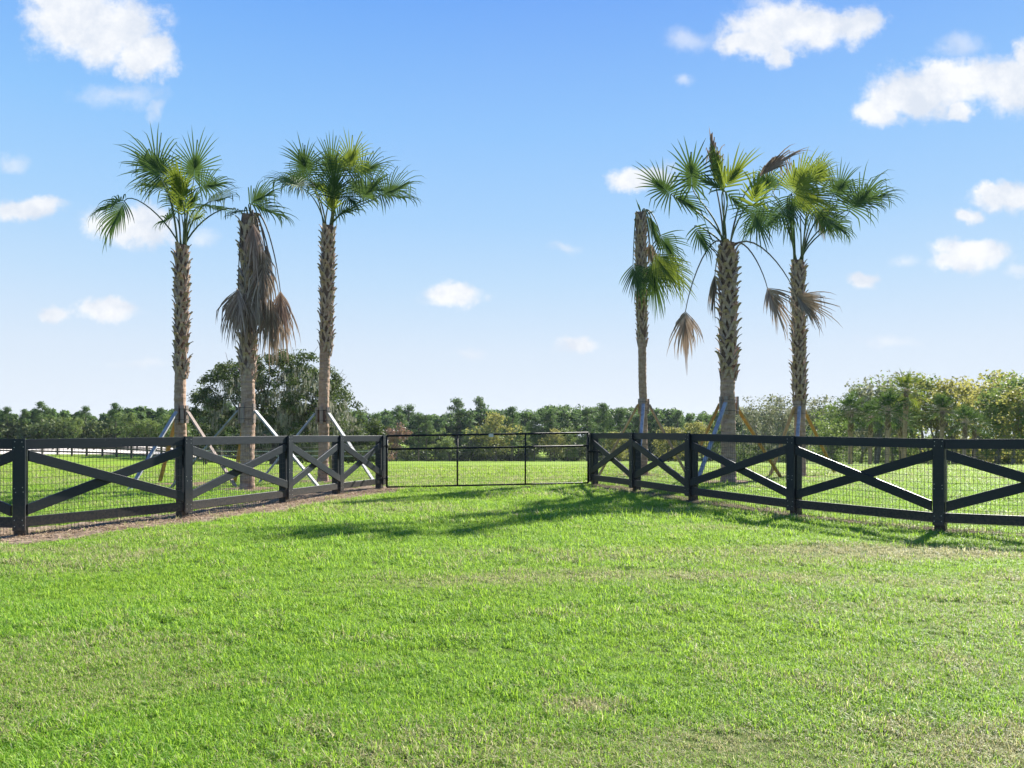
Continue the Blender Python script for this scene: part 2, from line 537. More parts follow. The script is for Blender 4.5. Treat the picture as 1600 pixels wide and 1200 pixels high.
PALMS = {'L1': (283, 20.9), 'L2': (386, 19.1), 'L3': (505, 22.4), 'R1': (1006, 24.4), 'R2': (1139, 20.7), 'R3': (1250, 23.7)}
PB = {k: ((x - 800) / F * Z, Z) for k, (x, Z) in PALMS.items()}


def bare(x, y):
    """0..1 how bare the soil is here"""
    n = fbm(x, y, 1.6, 3)
    n2 = fbm(x, y, 6., 9)
    dl = seg_dist(x, y, LF); dr = seg_dist(x, y, RF)
    k = S((.92 - dl + (n - .5) * .7 + (n2 - .5) * .35) / .18)
    k2 = S((.36 - dr + (n - .5) * .7 + (n2 - .5) * .5) / .25) * .8
    b = np.maximum(k, k2)
    for (qx, qy) in PB.values():
        d = np.hypot(x - qx, y - qy)
        b = np.maximum(b, S((.95 - d + (n - .5) * .8) / .3) * .85)
    return b


# bare soil strips: irregular sheets just above the ground, along both fences and round the palms
def soil_patch(name, x0, x1, y0, y1, fn, mat, label, step=.08):
    xs = np.arange(x0, x1, step); ys = np.arange(y0, y1, step)
    X, Y = np.meshgrid(xs, ys)
    B = fn(X, Y)
    Z = T(X, Y) + .006 + .05 * (fbm(X, Y, 3.5, 21) - .35) * B + .03 * (fbm(X, Y, 11, 5) - .5) * B
    keep = B > .25
    idx = -np.ones(X.shape, int)
    idx[keep] = np.arange(keep.sum())
    mb = MB()
    mb.v = list(map(tuple, np.stack([X[keep], Y[keep], Z[keep]], 1).tolist())); mb.r = [.5] * len(mb.v)
    q = keep[:-1, :-1] & keep[1:, :-1] & keep[:-1, 1:] & keep[1:, 1:]
    jj, ii = np.nonzero(q)
    mb.f = [(int(idx[j, i]), int(idx[j, i + 1]), int(idx[j + 1, i + 1]), int(idx[j + 1, i])) for j, i in zip(jj, ii)]
    mb.m = [0] * len(mb.f)
    return tag(mb.build(name, mat, smooth=True), label, kind='structure')


soil_patch('dirt_strip', -12, -2.4, 9.6, 20.2, lambda x, y: np.where(seg_dist(x, y, LF) < 1.2, bare(x, y), 0), M['dirt'],
           'strip of bare reddish sand under the left plank fence', .05)
soil_patch('worn_strip', 1.4, 11.2, 8.6, 20.8, lambda x, y: np.where(seg_dist(x, y, RF) < 1.2, bare(x, y), 0), M['mulch'],
           'thin worn dirt strip under the right plank fence', .06)
for k, (qx, qy) in PB.items():
    soil_patch('planting_ring', qx - 1.4, qx + 1.4, qy - 1.4, qy + 1.4,
               lambda x, y: np.where(np.hypot(x - qx, y - qy) < 1.3, bare(x, y), 0) * (seg_dist(x, y, LF) > 1.2) * (seg_dist(x, y, RF) > 1.2), M['mulch'],
               'ring of disturbed soil round the foot of a planted palm', .08)

# ------------------------------------------------------------------ grass (uncountable: one object)
def tuft_mesh(i, nbl, rad, hmin, hmax, wid):
    mb = MB()
    rr = random.Random(i * 17 + 3)
    for _ in range(nbl):
        a = rr.uniform(0, 6.283); q = rad * math.sqrt(rr.random())
        p = Vector((math.cos(a) * q, math.sin(a) * q, -.004))
        h = rr.uniform(hmin, hmax) * (1.35 if rr.random() < .08 else 1)
        az = rr.uniform(0, 6.283); lean = rr.uniform(.35, 2.3)
        d = Vector((math.cos(az), math.sin(az), 0)); w = d.cross(Vector((0, 0, 1))) * wid * rr.uniform(.7, 1.3) / 2
        pts = []; ang = lean * .25; cur = p.copy(); n = 3
        for k in range(n + 1):
            pts.append(cur.copy())
            cur = cur + (d * math.sin(ang) + Vector((0, 0, 1)) * math.cos(ang)) * h / n
            ang += lean * .55
        vs = []
        for k, q_ in enumerate(pts[:-1]):
            ww = w * (1 - .12 * k * k)
            vs += [q_ - ww, q_ + ww]
        vs.append(pts[-1])
        fs = [(0, 1, 3, 2), (2, 3, 5, 4), (4, 5, 6)]
        mb.add(vs, fs, rr.random())
    return mb


def make_grass():
    src = bpy.data.collections.new('grass_tuft_source')
    nv = 8
    for i in range(nv):
        me = tuft_mesh(i, 26, .06, .030, .082, .0050).mesh('grass_tuft', M['grass'])
        o = bpy.data.objects.new('grass_tuft_%d' % i, me)
        src.objects.link(o)
    pts = []
    bands = [(2.2, 5, 1150, .68), (5, 8, 560, .82), (8, 12, 300, 1.05), (12, 17, 150, 1.4), (17, 24, 90, 1.7), (24, 34, 50, 2.2), (34, 52, 22, 2.8)]
    for (a, b, dens, sc) in bands:
        hw = .80 * b + 1.5
        n = int((b - a) * 2 * hw * dens)
        x = rng.uniform(-hw, hw, n); y = rng.uniform(a, b, n)
        k = np.abs(x) < .80 * y + 1.5
        x, y = x[k], y[k]
        lush = fbm(x, y, .9, 40); fine = fbm(x, y, 3.2, 60)
        # dry / thin places
        dry = .12 + .26 * S((fbm(x * .45, y, .8, 11) - .52) / .2) + .3 * S((fine - .6) / .2)
        band = np.exp(-((y - 7.4 - .22 * np.sin(x * 1.1) - .02 * x) / .38) ** 2) * S((x + 2.2) / 2) * (.4 + .8 * fbm(x, y, 2.2, 8))
        dry = dry + .55 * band
        dry = dry + .34 * S((4.2 - y + .8 * (lush - .5)) / 1.0) * S((x + 1.2) / 1.5 + .35)
        dry = dry + .5 * np.exp(-(((x - 4.4) / 1.1) ** 2 + ((y - 9.1) / .35) ** 2))
        dry = dry + .5 * np.exp(-(((x + 6.) / 1.6) ** 2 + ((y - 9.2) / .25) ** 2))
        for (wx, wy, wr, wd) in ((.38, 4.0, .16, .9), (1.0, 3.55, .3, .6), (4.1, 9.2, .9, .5), (5.3, 9.0, .8, .55), (-4.6, 8.6, .8, .35), (-2.5, 3.6, .12, .7), (2.2, 3.5, .4, .4)):
            dry = dry + wd * np.exp(-(((x - wx) / wr) ** 2 + ((y - wy) / (wr * .6)) ** 2))
        bb = bare(x, y)
        dry = dry + .7 * bb + np.where((y > 20) & (fine > .5), .22, 0)
        # soil only in the fence strips
        prob = 1 - np.clip(bb * 1.02, 0, .93)
        prob *= 1 - np.where(y < 5, .12, .38) * np.clip(dry - .35, 0, 1)
        k = rng.random(len(x)) < prob
        # sand arena far left stays clear
        x, y, dry, lush, fine = x[k], y[k], dry[k], lush[k], fine[k]
        s = sc * (.55 + .75 * lush + .55 * S((fine - .35) / .35)) * rng.uniform(.75, 1.25, len(x)) * (1 - .22 * np.clip(dry, 0, 1))
        # lusher, longer grass at the fence feet and gate
        tone = np.clip(S((y - 13) / 22) * .75 + .9 * (fbm(x, y, .55, 77) - .42) + rng.normal(0, .12, len(x)), 0, 1)
        pts.append(np.stack([x, y, T(x, y), s, np.clip(dry, 0, 1.2), tone], 1))
    P = np.concatenate(pts)
    n = len(P)
    me = bpy.data.meshes.new('grass')
    me.vertices.add(n)
    me.vertices.foreach_set('co', P[:, :3].astype(np.float32).ravel())

    def at(name, typ, arr):
        a = me.attributes.new(name, typ, 'POINT')
        a.data.foreach_set('vector' if typ == 'FLOAT_VECTOR' else 'value', arr)
    rot = np.stack([rng.normal(0, .10, n), rng.normal(0, .10, n), rng.uniform(0, 6.283, n)], 1).astype(np.float32)
    at('rot', 'FLOAT_VECTOR', rot.ravel())
    sv = np.stack([P[:, 3], P[:, 3], P[:, 3] * np.where(P[:, 1] > 17, .62, .80) * rng.uniform(.8, 1.2, n)], 1).astype(np.float32)
    at('scl', 'FLOAT_VECTOR', sv.ravel())
    at('dry', 'FLOAT', P[:, 4].astype(np.float32))
    at('tone', 'FLOAT', P[:, 5].astype(np.float32))
    at('idx', 'INT', rng.integers(0, nv, n).astype(np.int32))
    me.materials.append(M['grass'])
    o = bpy.data.objects.new('grass', me)
    COL.objects.link(o)
    tag(o, 'mown bright green lawn grass with dry straw patches covering the foreground', 'grass', kind='stuff')
    g = bpy.data.node_groups.new('grass_scatter', 'GeometryNodeTree')
    g.interface.new_socket('Geometry', in_out='INPUT', socket_type='NodeSocketGeometry')
    g.interface.new_socket('Geometry', in_out='OUTPUT', socket_type='NodeSocketGeometry')
    N, L = g.nodes.new, g.links.new
    gi, go = N('NodeGroupInput'), N('NodeGroupOutput')
    ip = N('GeometryNodeInstanceOnPoints'); ci = N('GeometryNodeCollectionInfo')
    ci.inputs['Collection'].default_value = src
    ci.inputs['Separate Children'].default_value = True
    ci.inputs['Reset Children'].default_value = True
    L(gi.outputs[0], ip.inputs['Points']); L(ci.outputs[0], ip.inputs['Instance'])
    ip.inputs['Pick Instance'].default_value = True

    def na(name, typ):
        k = N('GeometryNodeInputNamedAttribute'); k.data_type = typ; k.inputs['Name'].default_value = name
        return [q for q in k.outputs if q.enabled and q.name == 'Attribute'][0]
    L(na('idx', 'INT'), ip.inputs['Instance Index'])
    e2r = N('FunctionNodeEulerToRotation'); L(na('rot', 'FLOAT_VECTOR'), e2r.inputs[0]); L(e2r.outputs[0], ip.inputs['Rotation'])
    L(na('scl', 'FLOAT_VECTOR'), ip.inputs['Scale'])
    L(ip.outputs[0], go.inputs[0])
    md = o.modifiers.new('scatter', 'NODES'); md.node_group = g
    print('grass tufts', n)


make_grass()

# mulch and clippings lying on the bare strips
def litter(name, line, n, spread, mat, label, off=0.):
    mb = MB()
    segs = list(zip(line[:-1], line[1:]))
    for _ in range(n):
        a, b = random.choice(segs); t = random.random()
        x = a[0] + (b[0] - a[0]) * t + random.gauss(off, spread); y = a[1] + (b[1] - a[1]) * t + random.gauss(-off, spread)
        if bare(x, y) < .12: continue
        z = Tf(x, y) + random.uniform(.008, .03)
        an = random.uniform(0, 6.283); l = random.uniform(.02, .07); w = random.uniform(.003, .009)
        d = Vector((math.cos(an), math.sin(an), random.uniform(-.3, .5))) * l
        s_ = Vector((-math.sin(an), math.cos(an), random.uniform(-.4, .4))) * w
        p = Vector((x, y, z))
        mb.add([p - d - s_, p + d - s_ * .4, p + d + s_ * .4, p - d + s_], [(0, 1, 2, 3)], random.random())
    return tag(mb.build(name, mat), label, 'litter', kind='stuff')


litter('straw_litter', LF, 15000, .36, leaf_mat('straw_bits', (.08, .055, .035), (.42, .32, .21), (.3, .22, .12), .15, 3, .9, .1), 'brown straw and wood bits lying on the bare strip under the left fence', .1)
litter('dry_clippings', RF, 9000, .3, leaf_mat('dry_bits', (.07, .05, .03), (.36, .31, .18), (.3, .25, .1), .15, 3, .9, .1), 'dry grass clippings lying under the right fence')

# ------------------------------------------------------------------ plank fences
FH = 1.345


def fence(name, line, side, label, front):
    """posts, face boards, rails and crossed boards; side = sign of the normal that faces the lawn"""
    bx, by = line[len(line) // 2]
    root = empty(name, (bx, by, Tf(bx, by)))
    tag(root, label, 'fence', 'black crossbuck plank fences flanking the gate')
    pts = [Vector((x, y, Tf(x, y))) for x, y in line]
    up = Vector((0, 0, 1))
    dirs = [(b - a).normalized() for a, b in zip(pts[:-1], pts[1:])]

    def nrm(d):
        d = Vector((d.x, d.y, 0)).normalized()
        return Vector((d.y, -d.x, 0)) * side
    for i, p in enumerate(pts):
        d = dirs[0] if i == 0 else dirs[-1] if i == len(pts) - 1 else (dirs[i - 1] + dirs[i]).normalized()
        d = Vector((d.x, d.y, 0)).normalized(); n = nrm(d)
        mb = MB()
        # the timber post set behind the rails
        hw = .072; top = FH - .012 + random.uniform(-.008, .004)
        o = p - n * (.006 + hw) + up * ((top - .35) / 2)
        mb.box(o, d * hw, n * hw, up * ((top + .35) / 2), .4)
        po = mb.build('post', M['paint'], root)
        bev(po, .006)
        mb = MB()
        lo = .10 + random.uniform(-.02, .03)
        # the face board that covers the joint
        h0, h1 = lo, FH + .004
        mb.box(p + n * .062 + up * ((h0 + h1) / 2), d * .074, n * .019, up * ((h1 - h0) / 2), .6)
        mb.mi = 1
        for zz in (FH - .04, FH - .11, FH - .66, .62, .24, .17):
            for sx_ in (-1, 1):
                mb.box(p + n * .0815 + d * (sx_ * .045 + random.uniform(-.01, .01)) + up * (zz + random.uniform(-.012, .012)), d * .0045, n * .001, up * .0045)
        mb.build('face_board', [M['paint'], M['tagm']], root)
    for i, (a, b) in enumerate(zip(pts[:-1], pts[1:])):
        d = b - a; L = d.length; dn = d.normalized(); n = nrm(dn)
        e = dn * .004

        def prism(P0, P1, w, n0, n1, nm):
            """board between two end points (centres), vertical end cuts"""
            mb = MB(); h = up * w / 2
            P0 = P0 + up * random.uniform(-.004, .004); P1 = P1 + up * random.uniform(-.004, .004)
            mb.box8([P0 - h + n * n0, P1 - h + n * n0, P1 - h + n * n1, P0 - h + n * n1,
                     P0 + h + n * n0, P1 + h + n * n0, P1 + h + n * n1, P0 + h + n * n1], random.random())
            ob = mb.build(nm, M['paint'], root); bev(ob, .003); return ob
        prism(a + up * (FH - .072) + e, b + up * (FH - .072) - e, .14, 0, .038, 'top_rail')
        prism(a + up * .205 + e, b + up * .205 - e, .14, 0, .038, 'bottom_rail')
        m0, m1 = .082, .082
        A0 = a + dn * m0; B0 = b - dn * m1
        run = (B0 - A0).length; rise = (FH - .15) - .29; w = .14
        zt, zb = FH - .15, .29
        ang = math.atan2(rise - w, run); wv = w / math.cos(ang)
        hi, lo_ = zt - wv / 2 - .006, zb + wv / 2 + .006
        f0 = (.0385, .0745) if front[i % len(front)] else (.001, .037)
        f1 = (.001, .037) if front[i % len(front)] else (.0385, .0745)
        prism(A0 + up * hi, B0 + up * lo_, wv, f0[0], f0[1], 'cross_board')
        prism(A0 + up * lo_, B0 + up * hi, wv, f1[0], f1[1], 'cross_board')
        # welded wire behind the boards
        mb = MB(); off = n * -.003
        k = int(L / .052); r = .0021
        z0, z1 = .03, FH - .06
        for q in range(1, k):
            c = a + d * (q / k) + off
            mb.box(c + up * (z0 + z1) / 2, dn * r, n * r * .8, up * (z1 - z0) / 2)
        for q in range(14):
            z = z0 + (z1 - z0) * q / 13
            mb.box((a + b) / 2 + off + up * z, d / 2, n * r * .7, up * r * 1.15)
        mb.build('wire_mesh', M['wire'], root)
    return root


def bev(o, w):
    m = o.modifiers.new('bevel', 'BEVEL'); m.width = w; m.segments = 1; m.limit_method = 'ANGLE'


fence('plank_fence', LF, 1, 'black crossbuck plank fence on the left of the gate, sunlit grey face', [1])
fence('plank_fence', RF, 1, 'black crossbuck plank fence on the right of the gate, face in shade', [0, 1, 0, 1, 1, 0])

# ------------------------------------------------------------------ gate
gl = px(604.5, 762, 19.25); gr = px(919, 762, 19.7)
gl.z = Tf(gl.x, gl.y) + .02; gr.z = Tf(gr.x, gr.y) + .04
gate = empty('field_gate', (gl + gr) / 2)
tag(gate, 'wide black tubular metal field gate with wire mesh between the two plank fences', 'gate')
gd = (gr - gl); gL = gd.length; gdn = gd.normalized(); gh = 1.34


def gpt(t, z): return gl + gd * t + Vector((0, 0, z))


def gtube(nm, p, q, r=.026):
    mb = MB(); mb.tube([p, q], r, 10); return mb.build(nm, M['gate'], gate, True)


gtube('top_rail', gpt(0, gh - .026), gpt(1, gh - .026)); gtube('middle_rail', gpt(0.006, gh - .36), gpt(.994, gh - .36))
gtube('bottom_rail', gpt(0, .03), gpt(1, .03), .022)
for t in (0.0, .345, .683, 1.0): gtube('upright', gpt(t, .03), gpt(t, gh - .026), .026 if t in (0., 1.) else .022)
mb = MB()
nv_ = int(gL / .058)
for q in range(1, nv_): mb.box(gpt(q / nv_, (.05 + gh - .38) / 2), gdn * .0018, Vector((0, .0018, 0)), Vector((0, 0, (gh - .43) / 2)))
for q in range(1, 10): mb.box(gpt(.5, .05 + (gh - .43) * q / 10), gd / 2, Vector((0, .0015, 0)), Vector((0, 0, .0018)))
mb.build('wire_mesh', M['wire'], gate)
mb = MB(); p = gpt(.512, gh - .06); mb.box(p + Vector((0, -.035, 0)), gdn * .06, Vector((0, .003, 0)), Vector((0, 0, .035)))
mb.box(p + Vector((0, -.035, .04)), gdn * .04, Vector((0, .004, 0)), Vector((0, 0, .012)))
tg = mb.build('name_plate', M['tagm'], gate); tg['label'] = 'small pale metal plate clipped on the top rail'
for z in (.25, gh - .28):
    mb = MB(); q = gpt(0, z); mb.tube([q + Vector((-.14, -.01, 0)), q + Vector((.03, -.01, 0))], .013, 8); mb.tube([q + Vector((0, 0, -.05)), q + Vector((0, 0, .05))], .034, 10)
    mb.build('hinge', M['gate'], gate, True)
mb = MB(); q = gpt(1, gh - .50)
mb.bar(q + Vector((-.02, -.07, 0)), q + Vector((.30, -.09, -.01)), .04, .045)
for k in range(9):
    a_ = k * .7; c = q + Vector((-.02 + .017 * k, -.06 - .02 * math.sin(a_), .03 - .05 * math.sin(k * .39)))
    mb.tube([c + Vector((.018 * math.cos(t), .006 * math.sin(t), .012 * math.sin(t))) for t in (0, 1.05, 2.1, 3.14, 4.2, 5.24, 6.28)], .004, 5)
mb.tube([q + Vector((.04, -.04, .20)), q + Vector((-.03, -.05, .10)), q + Vector((-.02, -.06, 0))], .01, 6)
mb.build('chain_latch', M['gate'], gate, True)

# ------------------------------------------------------------------ palms
G = Vector((0, 0, -1))


def fan(mb, H, a, n, L=1.0, spread=100, nseg=46, droop=.5, costa=.38, wmax=.045, fold=.25, rag=.12, tone=(0, 1), rr=random):
    a = a.normalized(); n = (n - a * n.dot(a)).normalized(); b = n.cross(a)
    sp = R(spread)
    if rag < .2: nseg = int(nseg * .78)
    for i in range(nseg):
        t = -1 + 2 * i / (nseg - 1)
        ang = t * sp + rr.uniform(-.02, .02)
        u = costa * (1 - abs(t)) ** .8
        O = H + a * u + G * (u * u * .5 * droop / max(costa, .1))
        d0 = (a * math.cos(ang) + b * math.sin(ang) + n * fold * abs(math.sin(ang))).normalized()
        l = L * (1 - .22 * abs(t)) * rr.uniform(.93 - rag, 1.08)
        if rr.random() < rag * .3: l *= rr.uniform(.45, .8)
        ns = 6; cur = O.copy(); step = l / ns; vs = []
        dr = droop * rr.uniform(.7, 1.5); kink = rr.random() < .22 + rag
        kk = rr.randint(3, 5); side_w = Vector((rr.uniform(-1, 1), rr.uniform(-1, 1), 0)) * .10
        d = d0
        for k in range(ns + 1):
            s = k / ns
            arc = sp * 2 / nseg * (s * l + .02) + costa * 1.6 / nseg
            if s < .3: w = min(arc * 1.1, wmax * 1.1)
            else: w = wmax * .85 * (1 - ((s - .3) / .7) ** 2) + .0015
            w = max(w, .016 * (1 - s) + .0015)
            sd_ = n.cross(d)
            if sd_.length < .1: sd_ = b
            sd_.normalize(); nn = d.cross(sd_)
            vs += [cur - sd_ * w / 2, cur + nn * (-.22 * w), cur + sd_ * w / 2]
            wgt = min(dr * (s ** 1.6) * .95, .95)
            if kink and k >= kk: wgt = min(.97, wgt + .55)
            d = (d0 * (1 - wgt) + (G + side_w) * wgt).normalized()
            cur = cur + d * step
        fs = []
        for k in range(ns):
            o = k * 3
            fs += [(o, o + 1, o + 4, o + 3), (o + 1, o + 2, o + 5, o + 4)]
        mb.add(vs, fs, tone[0] + (tone[1] - tone[0]) * rr.random())


def petiole_pts(top, H, a, hang):
    k = (H - top).length
    hv = Vector((H.x - top.x, H.y - top.y, 0))
    if H.z > top.z + .25:
        c1 = top + Vector((hv.x * .22, hv.y * .22, (H.z - top.z) * .55 + k * .05))
        c2 = H - a * k * .22
    else:
        c1 = top + hv * .35 + Vector((0, 0, .32 + .15 * hv.length))
        c2 = H + Vector((-hv.x * .12, -hv.y * .12, .45 * max(top.z - H.z, .2)))
    out = []
    for i in range(11):
        t = i / 10
        out.append(top * (1 - t) ** 3 + c1 * 3 * t * (1 - t) ** 2 + c2 * 3 * t * t * (1 - t) + H * t ** 3)
    return out


def palm_trunk(mb, mbb, base, top, r0, r1, boots_from, rr, seg=20, dens=.030, bl=.17):
    h = (top - base).length
    n = max(24, int(h / .055))
    vs = []
    ph = rr.uniform(0, 6)
    for i in range(n + 1):
        t = i / n; z = t * h
        c = base.lerp(top, t) + Vector((math.sin(t * 3 + ph), math.cos(t * 2.3 + ph), 0)) * .03 * math.sin(t * math.pi)
        r = r0 + (r1 - r0) * t
        r += .10 * r0 * math.exp(-z / .18) * 2.2
        if z < boots_from: r *= 1 + .035 * math.sin(z * 42 + math.sin(z * 9) * 2)
        for k in range(seg):
            a = 2 * math.pi * k / seg
            q = r * (1 + .05 * math.sin(a * 3 + z * 3 + ph) + rr.uniform(-.035, .035))
            vs.append(c + Vector((math.cos(a) * q, math.sin(a) * q, 0)))
    fs = []
    for i in range(n):
        for k in range(seg):
            k2 = (k + 1) % seg
            fs.append((i * seg + k, i * seg + k2, (i + 1) * seg + k2, (i + 1) * seg + k))
    fs.append(tuple(n * seg + k for k in range(seg)))
    mi = mb.mi
    b0 = len(mb.v)
    mb.add(vs, fs, .2)
    # darker fibrous core where the leaf bases sit
    nf = len(fs)
    for i in range(n):
        if (i / n) * h > boots_from:
            for k in range(seg): mb.m[len(mb.m) - nf + i * seg + k] = 2
    mb.m[-1] = 2
    # cut leaf bases (boots): two legs clasp the trunk and meet in a stub that points up and out
    z = boots_from - .12; i = 0
    while z < h - .04:
        th = i * 2.39996 + rr.uniform(-.3, .3); i += 1
        t = z / h; c = base.lerp(top, t); r = r0 + (r1 - r0) * t
        s = 1.0 if z > boots_from + .25 else .8
        out = rr.uniform(.05, .125) * (r0 / .15) * s
        if rr.random() < .06: z += dens * .6; continue
        lb = bl * rr.uniform(.65, 1.4)
        dn = rr.uniform(.8, 1.15) * lb

        def cyl(a, rad, zz): return c + Vector((math.cos(a) * rad, math.sin(a) * rad, zz))
        tipw = .035 * (r0 / .15)
        for sg in (-1, 1):
            a0 = th + sg * .62 * rr.uniform(.85, 1.15)
            A = cyl(a0, r + .004, -dn); B = cyl(th + sg * .17, r + .02 + out * .45, lb * .25); D = cyl(th + sg * .07, r + .022 + out, lb * .62)
            hw = [.026, .033, .024]
            hw = [q * (r0 / .15) for q in hw]
            prev = []
            pts = [A, B, D]
            for P, w in zip(pts, hw):
                rad = Vector((P.x - c.x, P.y - c.y, 0)).normalized(); tan = Vector((-rad.y, rad.x, 0))
                th_ = .011
                prev.append([P - tan * w - rad * th_, P + tan * w - rad * th_, P + tan * w + rad * th_, P - tan * w + rad * th_])
            vs = sum(prev, [])
            fs = [(3, 2, 1, 0), (8, 9, 10, 11)]
            for q in range(2):
                o = q * 4
                for k in range(4):
                    k2 = (k + 1) % 4
                    fs.append((o + k, o + k2, o + 4 + k2, o + 4 + k))
            mb.mi = 1
            mb.add(vs, fs, rr.uniform(.0, 1))
        mb.mi = mi
        z += dens * rr.uniform(.85, 1.15)


def palm(key, name, label, topxy, r0, r1, boots, fronds, skirt=None):
    bx_, by_ = PB[key]; rr = random.Random(hash_(key))
    base = Vector((bx_, by_, Tf(bx_, by_) - .06))
    top = px(topxy[0], topxy[1], by_)
    root = empty(name, (bx_, by_, Tf(bx_, by_)))
    tag(root, label, 'palm tree', 'planted cabbage palms braced with lumber')
    mb = MB()
    palm_trunk(mb, None, base, top, r0, r1, boots, rr)
    mb.build('trunk', [M['trunk'], M['boot'], M['fibre']], root)
    for fr in fronds:
        hx, hy, dz, ax, az, ay, face, o = fr
        H = px(hx, hy, by_ + dz)
        a = Vector((ax, ay, az)).normalized()
        mat = o.get('mat', 'frond'); dead = mat == 'frond_dead'
        nh = Vector((0, 0, 1)) * (1 - face) + Vector((0, -1, .15)) * face
        if abs(nh.normalized().dot(a)) > .95: nh = Vector((0, -1, .1))
        mb = MB()
        fan(mb, H, a, nh, o.get('L', 1.0), o.get('sp', 102), o.get('n', 46), o.get('dr', .5), o.get('co', .38), o.get('w', .045),
            o.get('fo', .2), o.get('rag', .12), o.get('tone', (0, 1)), rr)
        fo = mb.build('dead_frond' if dead else 'palm_frond', M[mat], root)
        if dead: fo['label'] = 'dry grey-brown dead palm frond'
        if not o.get('nopet'):
            tp = top + Vector((rr.uniform(-.05, .05), rr.uniform(-.05, .05), -.03)) + Vector((H.x - top.x, 0, 0)).normalized() * r1 * .5
            if o.get('from'): tp = px(o['from'][0], o['from'][1], by_)
            pts = petiole_pts(tp, H, a, o.get('hang'))
            mb = MB(); m_ = len(pts)
            mb.tube(pts, [.026 - .015 * i / (m_ - 1) for i in range(m_)], 6, r=rr.random())
            mb.build('petiole', M['petiole_dead'] if dead else M['petiole'], fo, True)
    return root


def hash_(s): return sum(ord(c) * (i + 3) for i, c in enumerate(s))


DEAD = dict(mat='frond_dead', sp=42, n=34, dr=1.0, co=.25, w=.040, fo=.5, rag=.42)
Y = dict(mat='frond_y')
# hub x, hub y, depth offset, leaf axis x, z, y, facing, options
palm('L1', 'cabbage_palm', 'leafy palm farthest left with one long frond drooping to its left', (284, 383), .155, .135, 3.2, [
    (194, 314, -.3, -.45, -.8, -.1, .8, dict(dr=.8, L=1.05, sp=70, n=40)),
    (192, 312, -.1, -.9, -.1, .1, .5, dict(dr=1.0, L=.9, sp=80, n=30, nopet=1)),
    (254, 276, -.5, -.40, .9, -.2, .8, dict(dr=.45, L=1.15, sp=120)),
    (244, 270, .3, -.6, .7, .1, .8, dict(dr=.4, L=.75, sp=95, n=36)),
    (262, 292, .5, -.85, .35, .2, .5, dict(dr=.6, L=1.0, mat='frond_y')),
    (303, 278, .2, .12, 1, -.1, .95, dict(dr=.25, L=1.1, sp=135)),
    (312, 292, -.3, .8, .25, -.1, .85, dict(dr=.6, L=.8, sp=80, n=34)),
    (285, 312, -.7, -.05, 1, -.5, .8, dict(dr=.35, L=.8, sp=60, mat='frond_y')),
    (325, 316, -.2, .65, .2, -.3, .5, dict(dr=.75, L=.95, mat='frond_y')),
    (316, 322, .6, .5, .2, .5, .3, dict(dr=.8, L=.85)),
    (284, 335, -.2, 0, 1, -.2, .8, dict(dr=.3, L=.7, sp=60, n=24, mat='frond_y')),
    (292, 330, .2, .3, .9, .2, .8, dict(dr=.4, L=.6, sp=70, n=24)),
    (272, 338, .2, -.5, .1, .3, .8, dict(dr=.9, L=.65, sp=90, n=26)),
    (298, 345, -.3, .4, .2, -.3, .8, dict(dr=.8, L=.6, sp=90, n=26, mat='frond_y')),
    (276, 320, .3, -.3, .7, .3, .8, dict(dr=.6, L=.65, sp=80, n=26)),
    (368, 327, .3, .6, -.2, .2, .3, dict(dr=.9, L=.45, sp=110, n=28)),
])
palm('L2', 'cabbage_palm', 'mostly dead palm with a skirt of brown hanging fronds, between two leafy palms', (389, 336), .165, .160, 3.0, [
    (390, 318, -.2, .8, .6, -.1, .7, dict(dr=.7, L=.8, sp=62, n=34)),
    (394, 318, .0, .9, -.1, .1, .6, dict(dr=.9, L=.85, sp=60, n=34)),
    (382, 330, .1, -.5, .1, .1, .3, dict(dr=1, L=.35, sp=90, n=18)),
    (372, 452, -.30, -.1, -1, -.1, .6, dict(DEAD, L=1.4, sp=40, n=46, fo=.4)),
    (382, 458, -.28, .15, -1, -.1, .6, dict(DEAD, L=1.35, sp=38, n=36, fo=.3)),
    (396, 350, -.24, .12, -1, -.1, .6, dict(DEAD, L=1.2, sp=26, n=30)),
    (410, 410, -.2, .1, -1, -.1, .6, dict(DEAD, L=1.3, sp=40, n=36, nopet=1)),
    (400, 440, -.24, -.05, -1, -.1, .6, dict(DEAD, L=1.4, sp=26, n=34, nopet=1)),
    (412, 440, -.1, -.05, -1, 0, .6, dict(DEAD, L=1.4, sp=22, n=30)),
    (416, 384, .15, .1, -1, 0, .6, dict(DEAD, L=1.2, sp=16, n=18, nopet=1)),
    (404, 386, -.20, .1, -1, 0, .6, dict(DEAD, L=1.3, sp=38, n=34)),
    (402, 430, -.05, .05, -1, 0, .6, dict(DEAD, L=1.3, sp=24, n=26)),
    (408, 400, .1, .12, -1, 0, .6, dict(DEAD, L=1.3, sp=20, n=22)),
    (423, 467, -.1, .0, -1, 0, .6, dict(DEAD, L=1.5, sp=34, n=40)),
    (438, 455, .1, .08, -1, 0, .6, dict(DEAD, L=1.75, sp=32, n=40)),
    (432, 478, .3, .02, -1, 0, .6, dict(DEAD, L=1.2, sp=40, n=30)),
])
